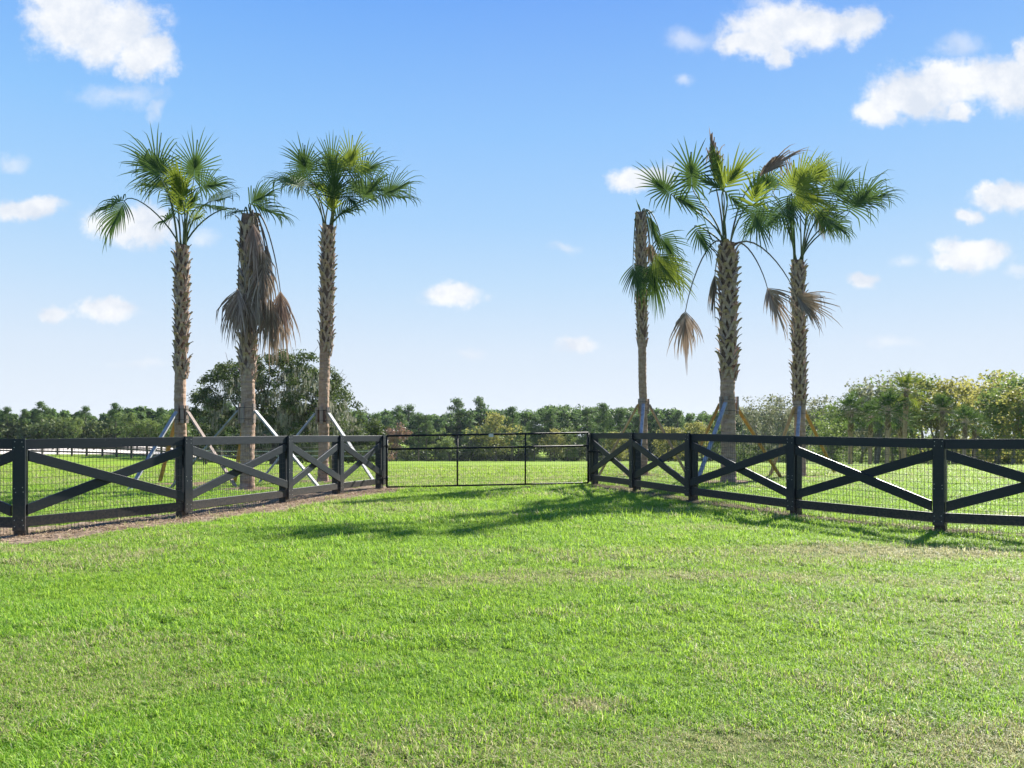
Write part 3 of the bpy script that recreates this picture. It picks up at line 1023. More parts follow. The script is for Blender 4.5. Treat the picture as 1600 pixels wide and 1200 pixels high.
palm('L3', 'cabbage_palm', 'leafy palm just left of the gate with a full green crown', (513, 353), .150, .150, 4.05, [
    (482, 272, -.2, -.3, .95, -.1, .8, dict(dr=.4, L=.9, sp=110)),
    (472, 293, -.4, -.85, .45, -.2, .4, dict(dr=.7, L=1.0, sp=125)),
    (478, 285, .4, -.7, .4, .2, .7, dict(dr=.7, L=.85)),
    (521, 276, -.1, -.15, 1, 0, .9, dict(dr=.25, L=1.05, sp=95)),
    (542, 264, -.2, .35, .95, -.1, .8, dict(dr=.4, L=1.0, sp=125, mat='frond_y')),
    (557, 272, .1, .8, .6, .1, .7, dict(dr=.55, L=1.05, sp=120)),
    (566, 310, -.1, .6, .8, -.2, .65, dict(dr=.6, L=1.1, sp=85)),
    (594, 306, -.3, .8, .55, -.1, .65, dict(dr=.65, L=1.1, sp=100, co=.5)),
    (600, 304, -.1, .9, .1, -.1, .5, dict(dr=.9, L=.9, sp=70, co=.4, n=34)),
    (512, 300, .2, -.6, .55, .1, .7, dict(dr=.5, L=.75, sp=90, n=30)),
    (518, 330, -.3, .1, 1, -.3, .8, dict(dr=.3, L=1.0, sp=50, n=26, mat='frond_y')),
    (525, 335, -.2, .8, .35, -.1, .6, dict(dr=.6, L=.7, sp=90, n=28)),
    (522, 310, -.5, .1, 1, -.3, .8, dict(dr=.35, L=1.05, sp=75, n=34)),
    (538, 300, -.2, .4, -.3, -.3, .8, dict(dr=.7, L=.8, sp=100, n=34)),
    (545, 290, .4, .5, .0, .3, .7, dict(dr=.8, L=.85, sp=110, mat='frond_y')),
])
palm('R1', 'cabbage_palm', 'slim palm right of the gate with its green fronds hanging down its trunk', (1001, 332), .120, .135, 4.45, [
    (989, 414, -.25, .28, -1, -.2, .9, dict(dr=.5, L=1.1, sp=60, n=36)),
    (1032, 368, -.1, .55, -.8, -.1, .9, dict(dr=.35, L=1.0, sp=75, n=34)),
    (1012, 338, 0, .45, -.9, 0, .6, dict(dr=.8, L=1.0, sp=22, n=22)),
    (1022, 398, -.35, .62, -.75, -.2, .9, dict(dr=.45, L=1.55, sp=48, n=44, mat='frond_y', co=.45)),
    (1018, 410, -.2, .15, -1, -.1, .9, dict(dr=.5, L=1.5, sp=42, n=40)),
    (1030, 405, .1, .75, -.55, 0, .9, dict(dr=.5, L=1.1, sp=55, n=36)),
    (1014, 380, .2, .25, -.95, .1, .8, dict(DEAD, dr=.8, L=1.0, sp=30, n=22)),
    (1002, 333, 0, -.35, .95, 0, .5, dict(L=.5, sp=4, n=4, dr=0, co=.02, w=.05, nopet=1)),
    (1010, 336, 0, .8, .5, 0, .5, dict(L=.45, sp=10, n=4, dr=.5, co=.02, w=.04, nopet=1)),
])
palm('R2', 'cabbage_palm', 'tallest palm right of the gate with a dead brown spear standing on top', (1137, 380), .190, .190, 3.1, [
    (1130, 300, -.05, -.22, 1, 0, .8, dict(dr=.1, L=1.0, sp=22, n=26, mat='frond_y', w=.05, co=.5)),
    (1115, 268, .05, -.06, 1, 0, .8, dict(DEAD, dr=.25, L=1.05, sp=15, n=44, co=.6, w=.05, rag=.7)),
    (1118, 275, .05, .05, 1, 0, .8, dict(DEAD, dr=.9, L=.75, sp=34, n=26, co=.7, w=.035, rag=.7, nopet=1)),
    (1081, 288, -.2, -.05, 1, -.1, .95, dict(dr=.25, L=.95, sp=150, n=38, w=.055)),
    (1048, 303, -.3, -.65, .6, -.1, .9, dict(dr=.35, L=.95, sp=120, n=34, w=.05)),
    (1052, 305, -.2, .85, -.45, -.1, .95, dict(dr=.3, L=.95, sp=38, n=18, w=.05, nopet=1)),
    (1133, 292, -.4, .5, .75, -.1, .9, dict(dr=.25, L=1.05, sp=50, n=20, w=.06, mat='frond_y')),
    (1130, 296, -.3, -.7, .4, -.1, .9, dict(dr=.4, L=.7, sp=40, n=16, w=.05)),
    (1134, 300, -.2, .5, -.4, -.1, .9, dict(dr=.5, L=.65, sp=50, n=16, w=.05)),
    (1175, 322, -.35, .3, -.85, -.2, .97, dict(dr=.35, L=1.0, sp=110, n=38, w=.05)),
    (1176, 320, -.38, .2, .95, -.2, .97, dict(dr=.15, L=.65, sp=75, n=16, w=.09, mat='frond_y', nopet=1, tone=(.6, 1))),
    (1086, 355, -.3, .45, -.8, -.2, .9, dict(dr=.5, L=.75, sp=75, n=28)),
    (1071, 487, -.3, -.08, -1, 0, .8, dict(DEAD, L=1.4, sp=44, n=34, dr=.85)),
    (1117, 430, -.1, -.12, -1, 0, .4, dict(DEAD, L=1.25, sp=14, n=16)),
    (1199, 450, -.25, .45, -.9, 0, .8, dict(DEAD, L=1.3, sp=50, n=40, dr=.55, **{'from': (1142, 386)})),
    (1244, 462, -.45, .75, -.65, -.1, .8, dict(DEAD, L=1.3, sp=48, n=40, dr=.4, **{'from': (1144, 386)})),
    (1186, 276, .2, .72, .62, .1, .7, dict(DEAD, L=1.35, sp=20, n=40, dr=.5, co=.55, w=.05)),
])
palm('R3', 'cabbage_palm', 'palm farthest right with a full crown sweeping to its right', (1247, 407), .165, .155, 2.45, [
    (1238, 300, -.4, .5, .8, -.1, .95, dict(dr=.2, L=1.25, sp=90, n=44, mat='frond_y', w=.06, tone=(.4, 1))),
    (1240, 303, -.35, .9, -.15, -.1, .95, dict(dr=.4, L=1.3, sp=60, n=34, mat='frond_y', w=.055)),
    (1236, 306, -.2, -.1, -.9, -.1, .9, dict(dr=.5, L=1.2, sp=70, n=34)),
    (1206, 296, .2, -.2, .6, .1, .8, dict(dr=.8, L=.9, sp=110)),
    (1200, 330, .3, -.3, -.2, .2, .7, dict(dr=.8, L=.9, sp=110)),
    (1272, 287, .2, .35, .8, .1, .85, dict(dr=.45, L=.95, sp=85, mat='frond_y')),
    (1303, 305, .1, .5, .75, .1, .75, dict(dr=.45, L=1.1, sp=110)),
    (1328, 330, -.2, .5, .85, -.2, .55, dict(dr=.7, L=1.25, sp=105, co=.65)),
    (1340, 318, -.1, .85, .55, 0, .5, dict(dr=.75, L=1.2, sp=95, co=.5)),
    (1276, 322, -.1, .45, -.75, -.2, .9, dict(dr=.5, L=1.05, sp=75)),
    (1280, 330, .1, .3, -.85, .1, .8, dict(DEAD, dr=.6, L=.7, sp=70, n=30)),
    (1225, 325, -.3, -.4, -.3, -.1, .85, dict(dr=.7, L=.9, sp=100)),
    (1290, 340, -.3, .6, -.3, -.1, .85, dict(dr=.8, L=.8, sp=90)),
    (1252, 330, .3, .2, .8, .2, .8, dict(dr=.6, L=.8, mat='frond_y')),
    (1255, 455, -.2, .35, -.9, -.1, .6, dict(DEAD, L=.9, sp=30, n=20, dr=.7, nopet=1)),
])

# lumber braces round each palm
BR = {
    'L1': (644, [(200, 764, 'g'), (370, 757, 'b'), (249, 750, 'y')], 'first palm from the left edge'),
    'L2': (642, [(505, 765, 'g'), (264, 760, 'g'), (366, 751, 'y')], 'palm with the brown skirt'),
    'L3': (646, [(588, 753, 'g'), (402, 752, 'g'), (520, 738, 'b')], 'leafy palm beside the left end of the gate'),
    'R1': (632, [(933, 744, 'y'), (996, 752, 'g'), (1074, 740, 'b')], 'slim palm by the right end of the gate'),
    'R2': (630, [(1085, 764, 'g'), (1068, 751, 'y'), (1222, 748, 'y')], 'palm with the dead spear on top'),
    'R3': (636, [(1241, 753, 'g'), (1202, 746, 'y'), (1306, 738, 'y')], 'palm farthest right'),
}
for key, (ty, feet, what) in BR.items():
    qx, qy = PB[key]; gz = Tf(qx, qy)
    root = empty('palm_brace', (qx, qy, gz))
    tag(root, 'lumber brace boards propping the ' + what, 'tree brace', 'lumber braces round the palms')
    z1 = EYE + (HZ - ty) / F * qy
    r = .20 if key in ('R2',) else .165 if key != 'R1' else .13
    angs = []
    for (fx, fy, c) in feet:
        Zf = 1716 / (fy - HZ); ft = Vector(((fx - 800) / F * Zf, Zf, 0)); ft.z = Tf(ft.x, ft.y) - .03
        dd = Vector((ft.x - qx, ft.y - qy, 0)).normalized()
        angs.append(math.atan2(dd.y, dd.x))
        p = Vector((qx, qy, 0)) + dd * (r + .075); p.z = z1
        mb = MB(); mb.bar(p, ft, .10, .042, up=Vector((0, 0, 1)))
        mb.build('brace_board', M[{'g': 'wood_grey', 'y': 'wood_yellow', 'b': 'wood_brown'}[c]], root)
    for k in range(5):
        a_ = angs[k] if k < 3 else (angs[0] + angs[1]) / 2 + (math.pi if k == 4 else 0)
        mb = MB(); o_ = Vector((math.cos(a_), math.sin(a_), 0)); t_ = Vector((-o_.y, o_.x, 0))
        mb.box(Vector((qx, qy, z1 - .06)) + o_ * (r + .035), t_ * .045, o_ * .022, Vector((0, 0, .24)))
        mb.build('batten', M['wood_brown'], root)
    mb = MB()
    n = 20; vs = []
    for z in (z1 - .26, z1 + .10):
        for k in range(n): a_ = 2 * math.pi * k / n; vs.append(Vector((qx + math.cos(a_) * (r + .008), qy + math.sin(a_) * (r + .008), z)))
    mb.add(vs, [(k, (k + 1) % n, n + (k + 1) % n, n + k) for k in range(n)])
    if key[0] == 'L': mb.build('burlap_wrap', M['strap'], root, True)
    mb = MB()
    for z in (z1 + .08, z1 - .2):
        pts = [Vector((qx + math.cos(2 * math.pi * k / 16) * (r + .062), qy + math.sin(2 * math.pi * k / 16) * (r + .062), z)) for k in range(17)]
        mb.tube(pts, .005, 5, cap=False)
    mb.build('strap', M['gate'], root)

# ------------------------------------------------------------------ background trees
def limb(mb, p, d, L, r, depth, rr, ends, up=.15, spread=.6, kids=3, n=5):
    pts = [p]; rad = [r]; cur = p; dd = d.normalized()
    for i in range(n):
        dd = (dd + Vector((rr.uniform(-1, 1), rr.uniform(-1, 1), rr.uniform(-1, 1))) * .16 + Vector((0, 0, up * .25))).normalized()
        cur = cur + dd * L / n
        pts.append(cur); rad.append(r * (1 - .55 * (i + 1) / n))
    mb.tube(pts, rad, 6 if depth else 5, r=rr.random())
    if depth == 0:
        ends.append((cur, L)); return
    for k in range(kids):
        i = rr.randint(2, n) if k else n
        q = pts[i]
        nd = (dd + Vector((rr.uniform(-1, 1), rr.uniform(-1, 1), rr.uniform(-.5, .8))) * spread * 1.5).normalized()
        limb(mb, q, nd, L * rr.uniform(.55, .8), rad[i] * .75, depth - 1, rr, ends, up, spread, kids, max(3, n - 1))
    ends.append((cur, L))


def clump_cards(mb, centers, radii, n_each, size, g, flat=.7, up_bias=.3, aspect=.55, tone_noise=.25):
    cs = np.array(centers); rd = np.array(radii)
    P = []; rn = []; Nn = []
    for c, r_, k in zip(cs, rd, n_each):
        k = int(k)
        v = g.normal(0, 1, (k, 3)); v /= np.linalg.norm(v, axis=1)[:, None]
        q = g.random(k) ** .45
        p = v * (q * r_)[:, None] * np.array([1, 1, flat])
        P.append(c + p)
        Nn.append(v + g.normal(0, .7, (k, 3)) + np.array([0, 0, up_bias]))
        t = g.random() * tone_noise * 2
        rn.append(np.clip(g.random(k) * (1 - tone_noise) + t - .1, 0, 1))
    P = np.concatenate(P); Nn = np.concatenate(Nn); rn = np.concatenate(rn)
    Nn /= np.linalg.norm(Nn, axis=1)[:, None]
    U = g.normal(0, 1, P.shape); U -= Nn * (U * Nn).sum(1)[:, None]; U /= np.linalg.norm(U, axis=1)[:, None]
    s = size * g.uniform(.6, 1.4, len(P))
    mb.cards(P, Nn, U, s, s * aspect, rn)


def pine_proto(i, H=14.):
    rr = random.Random(100 + i); g = np.random.default_rng(100 + i)
    tb = MB(); cb = MB()
    lean = Vector((rr.uniform(-.4, .4), rr.uniform(-.4, .4), 0))
    pts = [Vector((0, 0, -.5)), Vector((0, 0, H * .35)) + lean * .3, Vector((0, 0, H * .7)) + lean * .7, Vector((0, 0, H * .95)) + lean]
    tb.tube(pts, [.22, .18, .12, .05], 7)
    c0 = H * (.30 if i % 2 else .42)
    cs = []; rd = []
    n = 34 if i % 2 else 24
    for k in range(n):
        t = (k + rr.random()) / n
        z = c0 + (H - c0) * t
        w = (3.6 if i % 2 else 3.1) * math.sin(math.pi * min(.97, .30 + t * .66)) ** .8 * rr.uniform(.7, 1.1)
        a = rr.uniform(0, 6.283); q = w * rr.uniform(.35, .85)
        c = Vector((math.cos(a) * q, math.sin(a) * q, z)) + lean * t
        tb.tube([Vector((0, 0, z - .7)) + lean * t, c], [.05, .02], 4)
        cs.append(tuple(c)); rd.append(rr.uniform(.9, 1.6))
    clump_cards(cb, cs, rd, [120] * n, .25, g, .55, .5, .36)
    return tb, cb, 'l_pine'


def broad_proto(i, H=9., mat='l_green', W=3.6, nl=2600, low=.12, size=.20):
    rr = random.Random(200 + i); g = np.random.default_rng(200 + i)
    tb = MB(); cb = MB(); ends = []
    for k in range(2 if i % 2 else 1):
        limb(tb, Vector((k * .3, 0, -.3)), Vector((rr.uniform(-.15, .15), rr.uniform(-.15, .15), 1)), H * .5, .2, 2, rr, ends, .25, .55, 4)
    cs = []; rd = []
    for (e, L) in ends:
        cs.append(tuple(e)); rd.append(rr.uniform(.6, 1.2))
    for k in range(34):
        t = rr.random(); z = H * (low + (1 - low) * t)
        w = W * (math.sin(math.pi * (.16 + .74 * t)) ** .7)
        a = rr.uniform(0, 6.283); q = w * math.sqrt(rr.random()) * .9
        cs.append((math.cos(a) * q, math.sin(a) * q, z * rr.uniform(.93, 1.04))); rd.append(rr.uniform(.7, 1.4))
    clump_cards(cb, cs, rd, [nl / len(cs)] * len(cs), size, g, .75, .3, .6)
    return tb, cb, mat


def make_tree(name, proto, loc, s=1., rz=0., label='', group=None, cat='tree', bark='bark', cache={}):
    """first use links the meshes, later ones are copies that share them"""
    root = empty(name, loc); root.scale = (s, s, s * random.uniform(.94, 1.06)); root.rotation_euler = (0, 0, rz)
    tag(root, label, cat, group)
    if id(proto) not in cache:
        tb, cb, mat = proto
        ms = [('trunk', tb.mesh('trunk', M[bark])), ('crown', cb.mesh('crown', M[mat]))]
        obs = []
        for nm, me in ms:
            o = bpy.data.objects.new(nm, me); o.parent = root; COL.objects.link(o); obs.append(o)
        cache[id(proto)] = (obs, proto)
        return root
    for o in cache[id(proto)][0]:
        c = o.copy(); c.parent = root; COL.objects.link(c)
    return root


pines = [pine_proto(i) for i in range(5)]
bg_green = [broad_proto(0, 8.5), broad_proto(1, 7.0, W=3.8), broad_proto(2, 9.5, W=4.0)]
bg_yellow = [broad_proto(3, 9.0, 'l_yellow', 3.8), broad_proto(4, 6.5, 'l_yellow', 3.4)]
bg_rust = broad_proto(5, 8.0, 'l_rust', 3.0)
bg_grey = [broad_proto(6, 8.0, 'l_grey', 3.8, 2300), broad_proto(7, 7.0, 'l_grey', 3.6, 2000)]


def gz(x, Z, px_x): return Vector((x, Z, Tf(x, Z) - .1))


# the front row of the far tree line, each tree by itself
tr = random.Random(77)
for k, x in enumerate(range(-170, 1210, 19)):
    xx = x + tr.uniform(-9, 9); Zt = tr.uniform(182, 200)
    if xx < 300: Zt = tr.uniform(140, 158)
    p = gz((xx - 800) / F * Zt, Zt, xx)
    kind = tr.random()
    sc = tr.uniform(.74, .95)
    if xx < 300: sc *= .62
    if kind < .5:
        make_tree('pine_tree', tr.choice(pines), p, sc, tr.uniform(0, 6), 'dark green pine in the front row of the far tree line beyond the pasture', 'pines in the far tree line')
    elif kind < .94 or xx < 300:
        make_tree('broadleaf_tree', tr.choice(bg_green), p, sc * 1.05, tr.uniform(0, 6), 'round green broadleaf tree in the front row of the far tree line', 'green broadleaf trees in the far tree line')
    else:
        make_tree('broadleaf_tree', tr.choice(bg_yellow), p, sc * 1.0, tr.uniform(0, 6), 'yellowing broadleaf tree in the front row of the far tree line', 'yellowing trees in the far tree line')
SEGS = [(-1e9, 0, 'beyond the left edge'), (0, 283, 'left of the first braced palm'), (283, 386, 'right of the first braced palm'),
        (386, 505, 'behind the mossy oak'), (505, 600, 'just left of the gate'),
        (600, 713, 'above the left gate panel'), (713, 819, 'above the middle gate panel'), (819, 925, 'above the right gate panel'),
        (925, 1006, 'left of the slim palm'), (1006, 1139, 'right of the slim palm'), (1139, 1e9, 'right of the dead-spear palm')]
ORD = ['first', 'second', 'third', 'fourth', 'fifth', 'sixth', 'seventh', 'eighth', 'ninth', 'tenth']
row = {}
for o in sorted([o for o in C.objects if o.get('group') in ('pines in the far tree line', 'green broadleaf trees in the far tree line', 'yellowing trees in the far tree line')],
                key=lambda o: o.location.x / o.location.y):
    xx = o.location.x / o.location.y * F + 800
    sg = [q for q in SEGS if q[0] <= xx < q[1]][0]
    kd = {'p': 'dark pine', 'g': 'green tree', 'y': 'yellowing tree'}[o['group'][0]]
    row.setdefault((sg[2], kd), []).append(o)
for (where, kd), obs in row.items():
    for i, o in enumerate(obs):
        o['label'] = ('%s of the far tree line, %s' % (kd, where)) if len(obs) == 1 else '%s %s of the far row %s' % (ORD[i], kd, where)
# the trees that stand out
def far(name, proto, x, Z, s, label, cat='tree'):
    X = (x - 800) / F * Z
    return make_tree(name, proto, Vector((X, Z, Tf(X, Z) - .1)), s, tr.uniform(0, 6), label, cat=cat)


far('broadleaf_tree', bg_rust, 608, 176, 1.0, 'rusty red-brown tree in the far tree line above the left end of the gate')
far('broadleaf_tree', bg_yellow[0], 775, 176, 1.22, 'tall yellow-green tree behind the middle of the gate')
far('broadleaf_tree', bg_yellow[1], 1045, 150, 1.0, 'low orange-yellow tree between the slim palm and the palm with the dead spear')
far('broadleaf_tree', bg_yellow[0], 1085, 150, .85, 'orange-yellow tree just left of the palm with the dead spear')
far('broadleaf_tree', bg_yellow[1], 965, 150, .85, 'low yellow tree just right of the gate end')
far('pine_tree', pines[0], 715, 215, 1.18, 'tall flat-topped pine rising above the far tree line over the gate')
far('pine_tree', pines[2], 752, 215, 1.16, 'second flat-topped pine rising above the far tree line, right of the taller one')
far('pine_tree', pines[4], 641, 215, 1.12, 'pine rising above the far tree line over the left part of the gate')

# the mass of woods behind: nobody could count it
def far_woods():
    g = np.random.default_rng(5); rr = random.Random(9)
    cb = MB(); tb = MB()
    cs = []; rd = []; ne = []
    for k in range(580):
        Zt = rr.uniform(204, 262) if k % 3 else rr.uniform(202, 222)
        xx = rr.uniform(-260, 1420)
        if xx < 300: Zt = rr.uniform(160, 200)
        X = (xx - 800) / F * Zt; z0 = Tf(X, Zt)
        # height to reach row ~640 +- undulation
        row = 641 + 5 * math.sin(xx * .012) + 3 * math.sin(xx * .047 + 1) + rr.uniform(-4, 7)
        top = EYE + (HZ - row) / F * Zt
        H = top - z0
        for q in range(12):
            t = rr.random() ** .7
            w = H * .2 * math.sin(math.pi * (.25 + .7 * t)) ** .7
            a = rr.uniform(0, 6.283); d = w * math.sqrt(rr.random())
            cs.append((X + math.cos(a) * d, Zt + math.sin(a) * d, z0 + H * (.12 + .84 * t))); rd.append(rr.uniform(1.2, 2.3) * H / 14); ne.append(50)
        tb.tube([(X, Zt, z0 - .3), (X, Zt, z0 + H * .9)], [.2, .06], 4)
    cb.v = []
    clump_cards(cb, cs, rd, ne, .46, g, .6, .5, .45, .4)
    o = cb.build('far_woods', M['l_pine'])
    tag(o, 'continuous mass of green pine woods along the horizon', 'woods', kind='stuff')
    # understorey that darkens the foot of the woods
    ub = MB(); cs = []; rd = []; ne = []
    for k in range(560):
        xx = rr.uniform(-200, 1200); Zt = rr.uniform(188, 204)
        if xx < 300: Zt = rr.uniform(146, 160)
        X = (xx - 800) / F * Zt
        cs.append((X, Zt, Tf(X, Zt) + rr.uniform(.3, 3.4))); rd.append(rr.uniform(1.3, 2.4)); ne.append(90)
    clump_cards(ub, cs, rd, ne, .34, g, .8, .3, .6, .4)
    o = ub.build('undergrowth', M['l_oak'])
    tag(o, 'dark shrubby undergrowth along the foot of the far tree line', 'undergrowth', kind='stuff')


far_woods()

# ------------------------------------------------------------------ the big live oak with Spanish moss
def live_oak():
    Zt = 80.; X = (432 - 800) / F * Zt; base = Vector((X, Zt, Tf(X, Zt) - .2))
    root = empty('live_oak', base)
    tag(root, 'big dark live oak hung with grey moss behind the left palms', 'tree')
    rr = random.Random(31); g = np.random.default_rng(31)
    tb = MB(); ends = []
    tb.tube([base, base + Vector((0, 0, 1.5)), base + Vector((.1, 0, 2.8))], [.75, .55, .5], 12)
    st = base + Vector((.1, 0, 2.4))
    for k in range(9):
        a = k * .7 + rr.uniform(-.2, .2); el = rr.uniform(.35, 1.1)
        limb(tb, st, Vector((math.cos(a) * 1.1, math.sin(a), el)), rr.uniform(4.2, 5.6), .28, 2, rr, ends, .12, .55, 4, 6)
    limb(tb, st, Vector((0, 0, 1)), 5.2, .3, 2, rr, ends, .2, .6, 5, 6)
    tb.build('trunk', M['bark'], root, True)
    # outline read off the picture: (x, top y)
    ox = [300, 320, 345, 360, 380, 410, 440, 460, 480, 500, 520, 535, 545, 560, 575, 600]
    oy = [610, 585, 566, 562, 560, 556, 545, 541, 546, 558, 575, 590, 610, 632, 646, 665]
    cs = []; rd = []; ne = []
    for k in range(430):
        xx = rr.uniform(300, 598); ty = np.interp(xx, ox, oy)
        yy = ty + 6 + (712 - ty) * rr.random() ** 1.25
        half = max(0.2, 1 - abs((xx - 440) / 165) ** 2) ** .5
        dz = rr.uniform(-1, 1) * 7.0 * half * (.5 + .5 * (1 - max(0, (ty + 60 - yy) / 60)))
        p = px(xx, yy, Zt + dz)
        if fbm(xx * .02, yy * .02, 2.2, 3) < .40 and yy < 660: continue
        cs.append(tuple(p)); rd.append(rr.uniform(.45, .95)); ne.append(95)
    for (e, L) in ends:
        r2 = ((e.x - X) / 10.2) ** 2 + ((e.z - base.z - 2) / 10.) ** 2
        if r2 < 1: cs.append(tuple(e)); rd.append(.6); ne.append(70)
    cb = MB()
    clump_cards(cb, cs, rd, ne, .125, g, .8, .4, .6, .35)
    cb.build('crown', M['l_oak'], root)
    mb = MB()
    for k in range(420):
        xx = rr.uniform(325, 575) if k % 3 else rr.uniform(430, 520)
        ty = np.interp(xx, ox, oy)
        yy = rr.uniform(ty + 30, 690)
        p = px(xx, yy, Zt - rr.uniform(2, 7.0) * max(.25, 1 - abs((xx - 440) / 150) ** 2))
        for s in range(7):
            q = p + Vector((rr.gauss(0, .16), rr.gauss(0, .16), rr.gauss(0, .1))); l = rr.uniform(.35, 1.15); w = rr.uniform(.02, .05)
            a = rr.uniform(0, 3.14); sd_ = Vector((math.cos(a), math.sin(a), 0)) * w
            o_ = Vector((rr.uniform(-.08, .08), rr.uniform(-.08, .08), 0))
            mb.add([q - sd_, q + sd_, q + o_ + sd_ * .8 + G * l * .5, q + o_ - sd_ * .8 + G * l * .5, q + o_ * 2 + G * l], [(0, 1, 2, 3), (3, 2, 4)], rr.random())
    mb.build('moss', M['moss'], root)


live_oak()

# ------------------------------------------------------------------ tree belt on the right
def belt_palm_proto(i, H):
    rr = random.Random(300 + i)
    tb = MB(); cb = MB()
    top = Vector((rr.uniform(-.2, .2), rr.uniform(-.2, .2), H))
    palm_trunk(tb, None, Vector((0, 0, -.2)), top, .17, .20, H - 1.3, rr, 10, .10, .22)
    nf = 30
    for k in range(nf):
        a = k * 2.4 + rr.uniform(-.2, .2); el = R(82 - 125 * (k / nf) ** .9)
        d = Vector((math.cos(a) * math.cos(el), math.sin(a) * math.cos(el), math.sin(el)))
        pl = rr.uniform(.8, 1.25)
        Hh = top + d * pl + Vector((0, 0, .1))
        tb.tube([top, Hh], [.02, .012], 4, r=.9)
        fan(cb, Hh, d + Vector((0, 0, .05)), Vector((0, 0, 1)) + d * .2, .95, 115, 19, .7, .35, .08, .2, .15, (0, 1) if k < 22 else (.7, 1), rr)
    return tb, cb


def belt_palm(proto, X, Zt, s, label, cache={}):
    root = empty('cabbage_palm', Vector((X, Zt, Tf(X, Zt)))); root.scale = (s, s, s); root.rotation_euler = (0, 0, tr.uniform(0, 6))
    tag(root, label, 'palm tree', 'cabbage palms along the right tree belt')
    if id(proto) not in cache:
        obs = []
        tb, cb = proto
        for nm, me in (('trunk', tb.mesh('trunk', [M['trunk'], M['boot'], M['fibre']])), ('crown', cb.mesh('crown', M['frond_y' if len(cache) % 2 else 'frond']))):
            o = bpy.data.objects.new(nm, me); o.parent = root; COL.objects.link(o); obs.append(o)
        cache[id(proto)] = (obs, proto)
    else:
        for o in cache[id(proto)][0]:
            c = o.copy(); c.parent = root; COL.objects.link(c)
    return root


bp = [belt_palm_proto(0, 4.3), belt_palm_proto(1, 5.2), belt_palm_proto(2, 6.6)]
for (x, Zt, pi, s, lab) in [
    (1328, 84, 0, 1.25, 'first cabbage palm of the right belt, standing beside the farthest right braced palm'),
    (1359, 82, 0, 1.10, 'short brown-stemmed cabbage palm second from the left in the right belt'),
    (1386, 76, 0, 1.18, 'pale-stemmed cabbage palm third from the left in the right belt'),
    (1413, 78, 2, 1.08, 'tallest cabbage palm in the right belt, rising above the trees'),
    (1407, 86, 0, 1.10, 'cabbage palm standing just behind the tallest one in the right belt'),
    (1471, 74, 1, .95, 'cabbage palm behind the rightmost fence post'),
    (1507, 70, 0, .86, 'cabbage palm right of the rightmost fence post, yellowing'),
    (1522, 72, 0, .80, 'low cabbage palm farthest right in the belt')]:
    Zt -= 8; s *= .93
    belt_palm(bp[pi], (x - 800) / F * Zt, Zt, s, lab)

bel = [broad_proto(10, 8.2, 'l_yellow', 3.4, 2600, .1, .15), broad_proto(11, 7.4, 'l_yellow', 3.0, 2400, .1, .15), broad_proto(12, 7.5, 'l_green', 3.4, 2600, .08, .16),
       broad_proto(13, 6.5, 'l_green', 3.2, 2400, .05, .15), broad_proto(14, 7.5, 'l_grey', 3.4, 1900, .2, .15), broad_proto(15, 6.8, 'l_grey', 3.0, 1700, .2, .15)]
belt = [  # x, Z, proto, top row, label
    (1165, 140, 4, 640, 'grey-leaved tree beside the palm with the dead spear'), (1192, 132, 5, 633, 'sparse grey tree just right of the dead-spear palm'),
    (1218, 124, 4, 630, 'sparse grey tree left of the farthest right braced palm'), (1240, 118, 5, 636, 'grey tree behind the farthest right braced palm'),
    (1275, 108, 4, 625, 'grey-green tree right of the farthest right braced palm'), (1300, 96, 2, 634, 'green tree left of the first belt palm'),
    (1290, 86, 3, 655, 'low bright green tree in front of the belt beside a yellow brace'), (1345, 96, 4, 618, 'grey-green tree behind the first two belt palms'),
    (1368, 92, 5, 600, 'sparse dark-limbed tree left of the tallest belt palm'), (1395, 94, 2, 605, 'green tree behind the tallest belt palm'),
    (1440, 88, 2, 596, 'green tree right of the tallest belt palm'), (1462, 84, 0, 592, 'orange-tinged tree left of the rightmost fence post'),
    (1495, 82, 1, 594, 'yellowing tree above the rightmost fence post'), (1525, 76, 0, 588, 'tall yellowing tree right of the rightmost fence post'),
    (1555, 70, 1, 590, 'yellow tree near the right edge of the picture'), (1583, 66, 2, 584, 'tall dark-topped tree at the right edge'),
    (1605, 60, 0, 592, 'yellow-green tree cut by the right edge'), (1650, 58, 2, 585, 'green tree beyond the right edge'), (1700, 54, 1, 590, 'yellowing tree beyond the right edge'), (1760, 52, 3, 600, 'green tree far beyond the right edge')]
PH = [8.2, 7.4, 7.5, 6.5, 7.5, 6.8]
for (x, Zt, k, row, lab) in belt:
    Zt += 6; row += 3 + max(0, x - 1480) * .08; X = (x - 800) / F * Zt; z0 = Tf(X, Zt)
    H = EYE + (HZ - row) / F * Zt - z0
    make_tree('broadleaf_tree', bel[k], Vector((X, Zt, z0 - .1)), H / (PH[k] * .95), tr.uniform(0, 6), lab, 'trees of the right belt', bark='bark_pale')


def belt_under():
    g = np.random.default_rng(55); rr = random.Random(56); mb = MB(); cs = []; rd = []; ne = []
    for k in range(760):
        xx = rr.uniform(1140, 1800); t = (xx - 1150) / 450
        Zt = 142 - 72 * min(t, 1.) + rr.uniform(2, 15) - 10 * max(0, t - 1)
        X = (xx - 800) / F * Zt
        cs.append((X, Zt, Tf(X, Zt) + (.15 + 3.3 * rr.random() ** 1.5) * (.75 + .25 * Zt / 80))); rd.append(rr.uniform(.6, 1.3)); ne.append(85)
    clump_cards(mb, cs, rd, ne, .15, g, .8, .3, .6, .45)
    tag(mb.build('belt_undergrowth', M['l_green']), 'tangled green undergrowth beneath the right tree belt', 'undergrowth', kind='stuff')


belt_under()

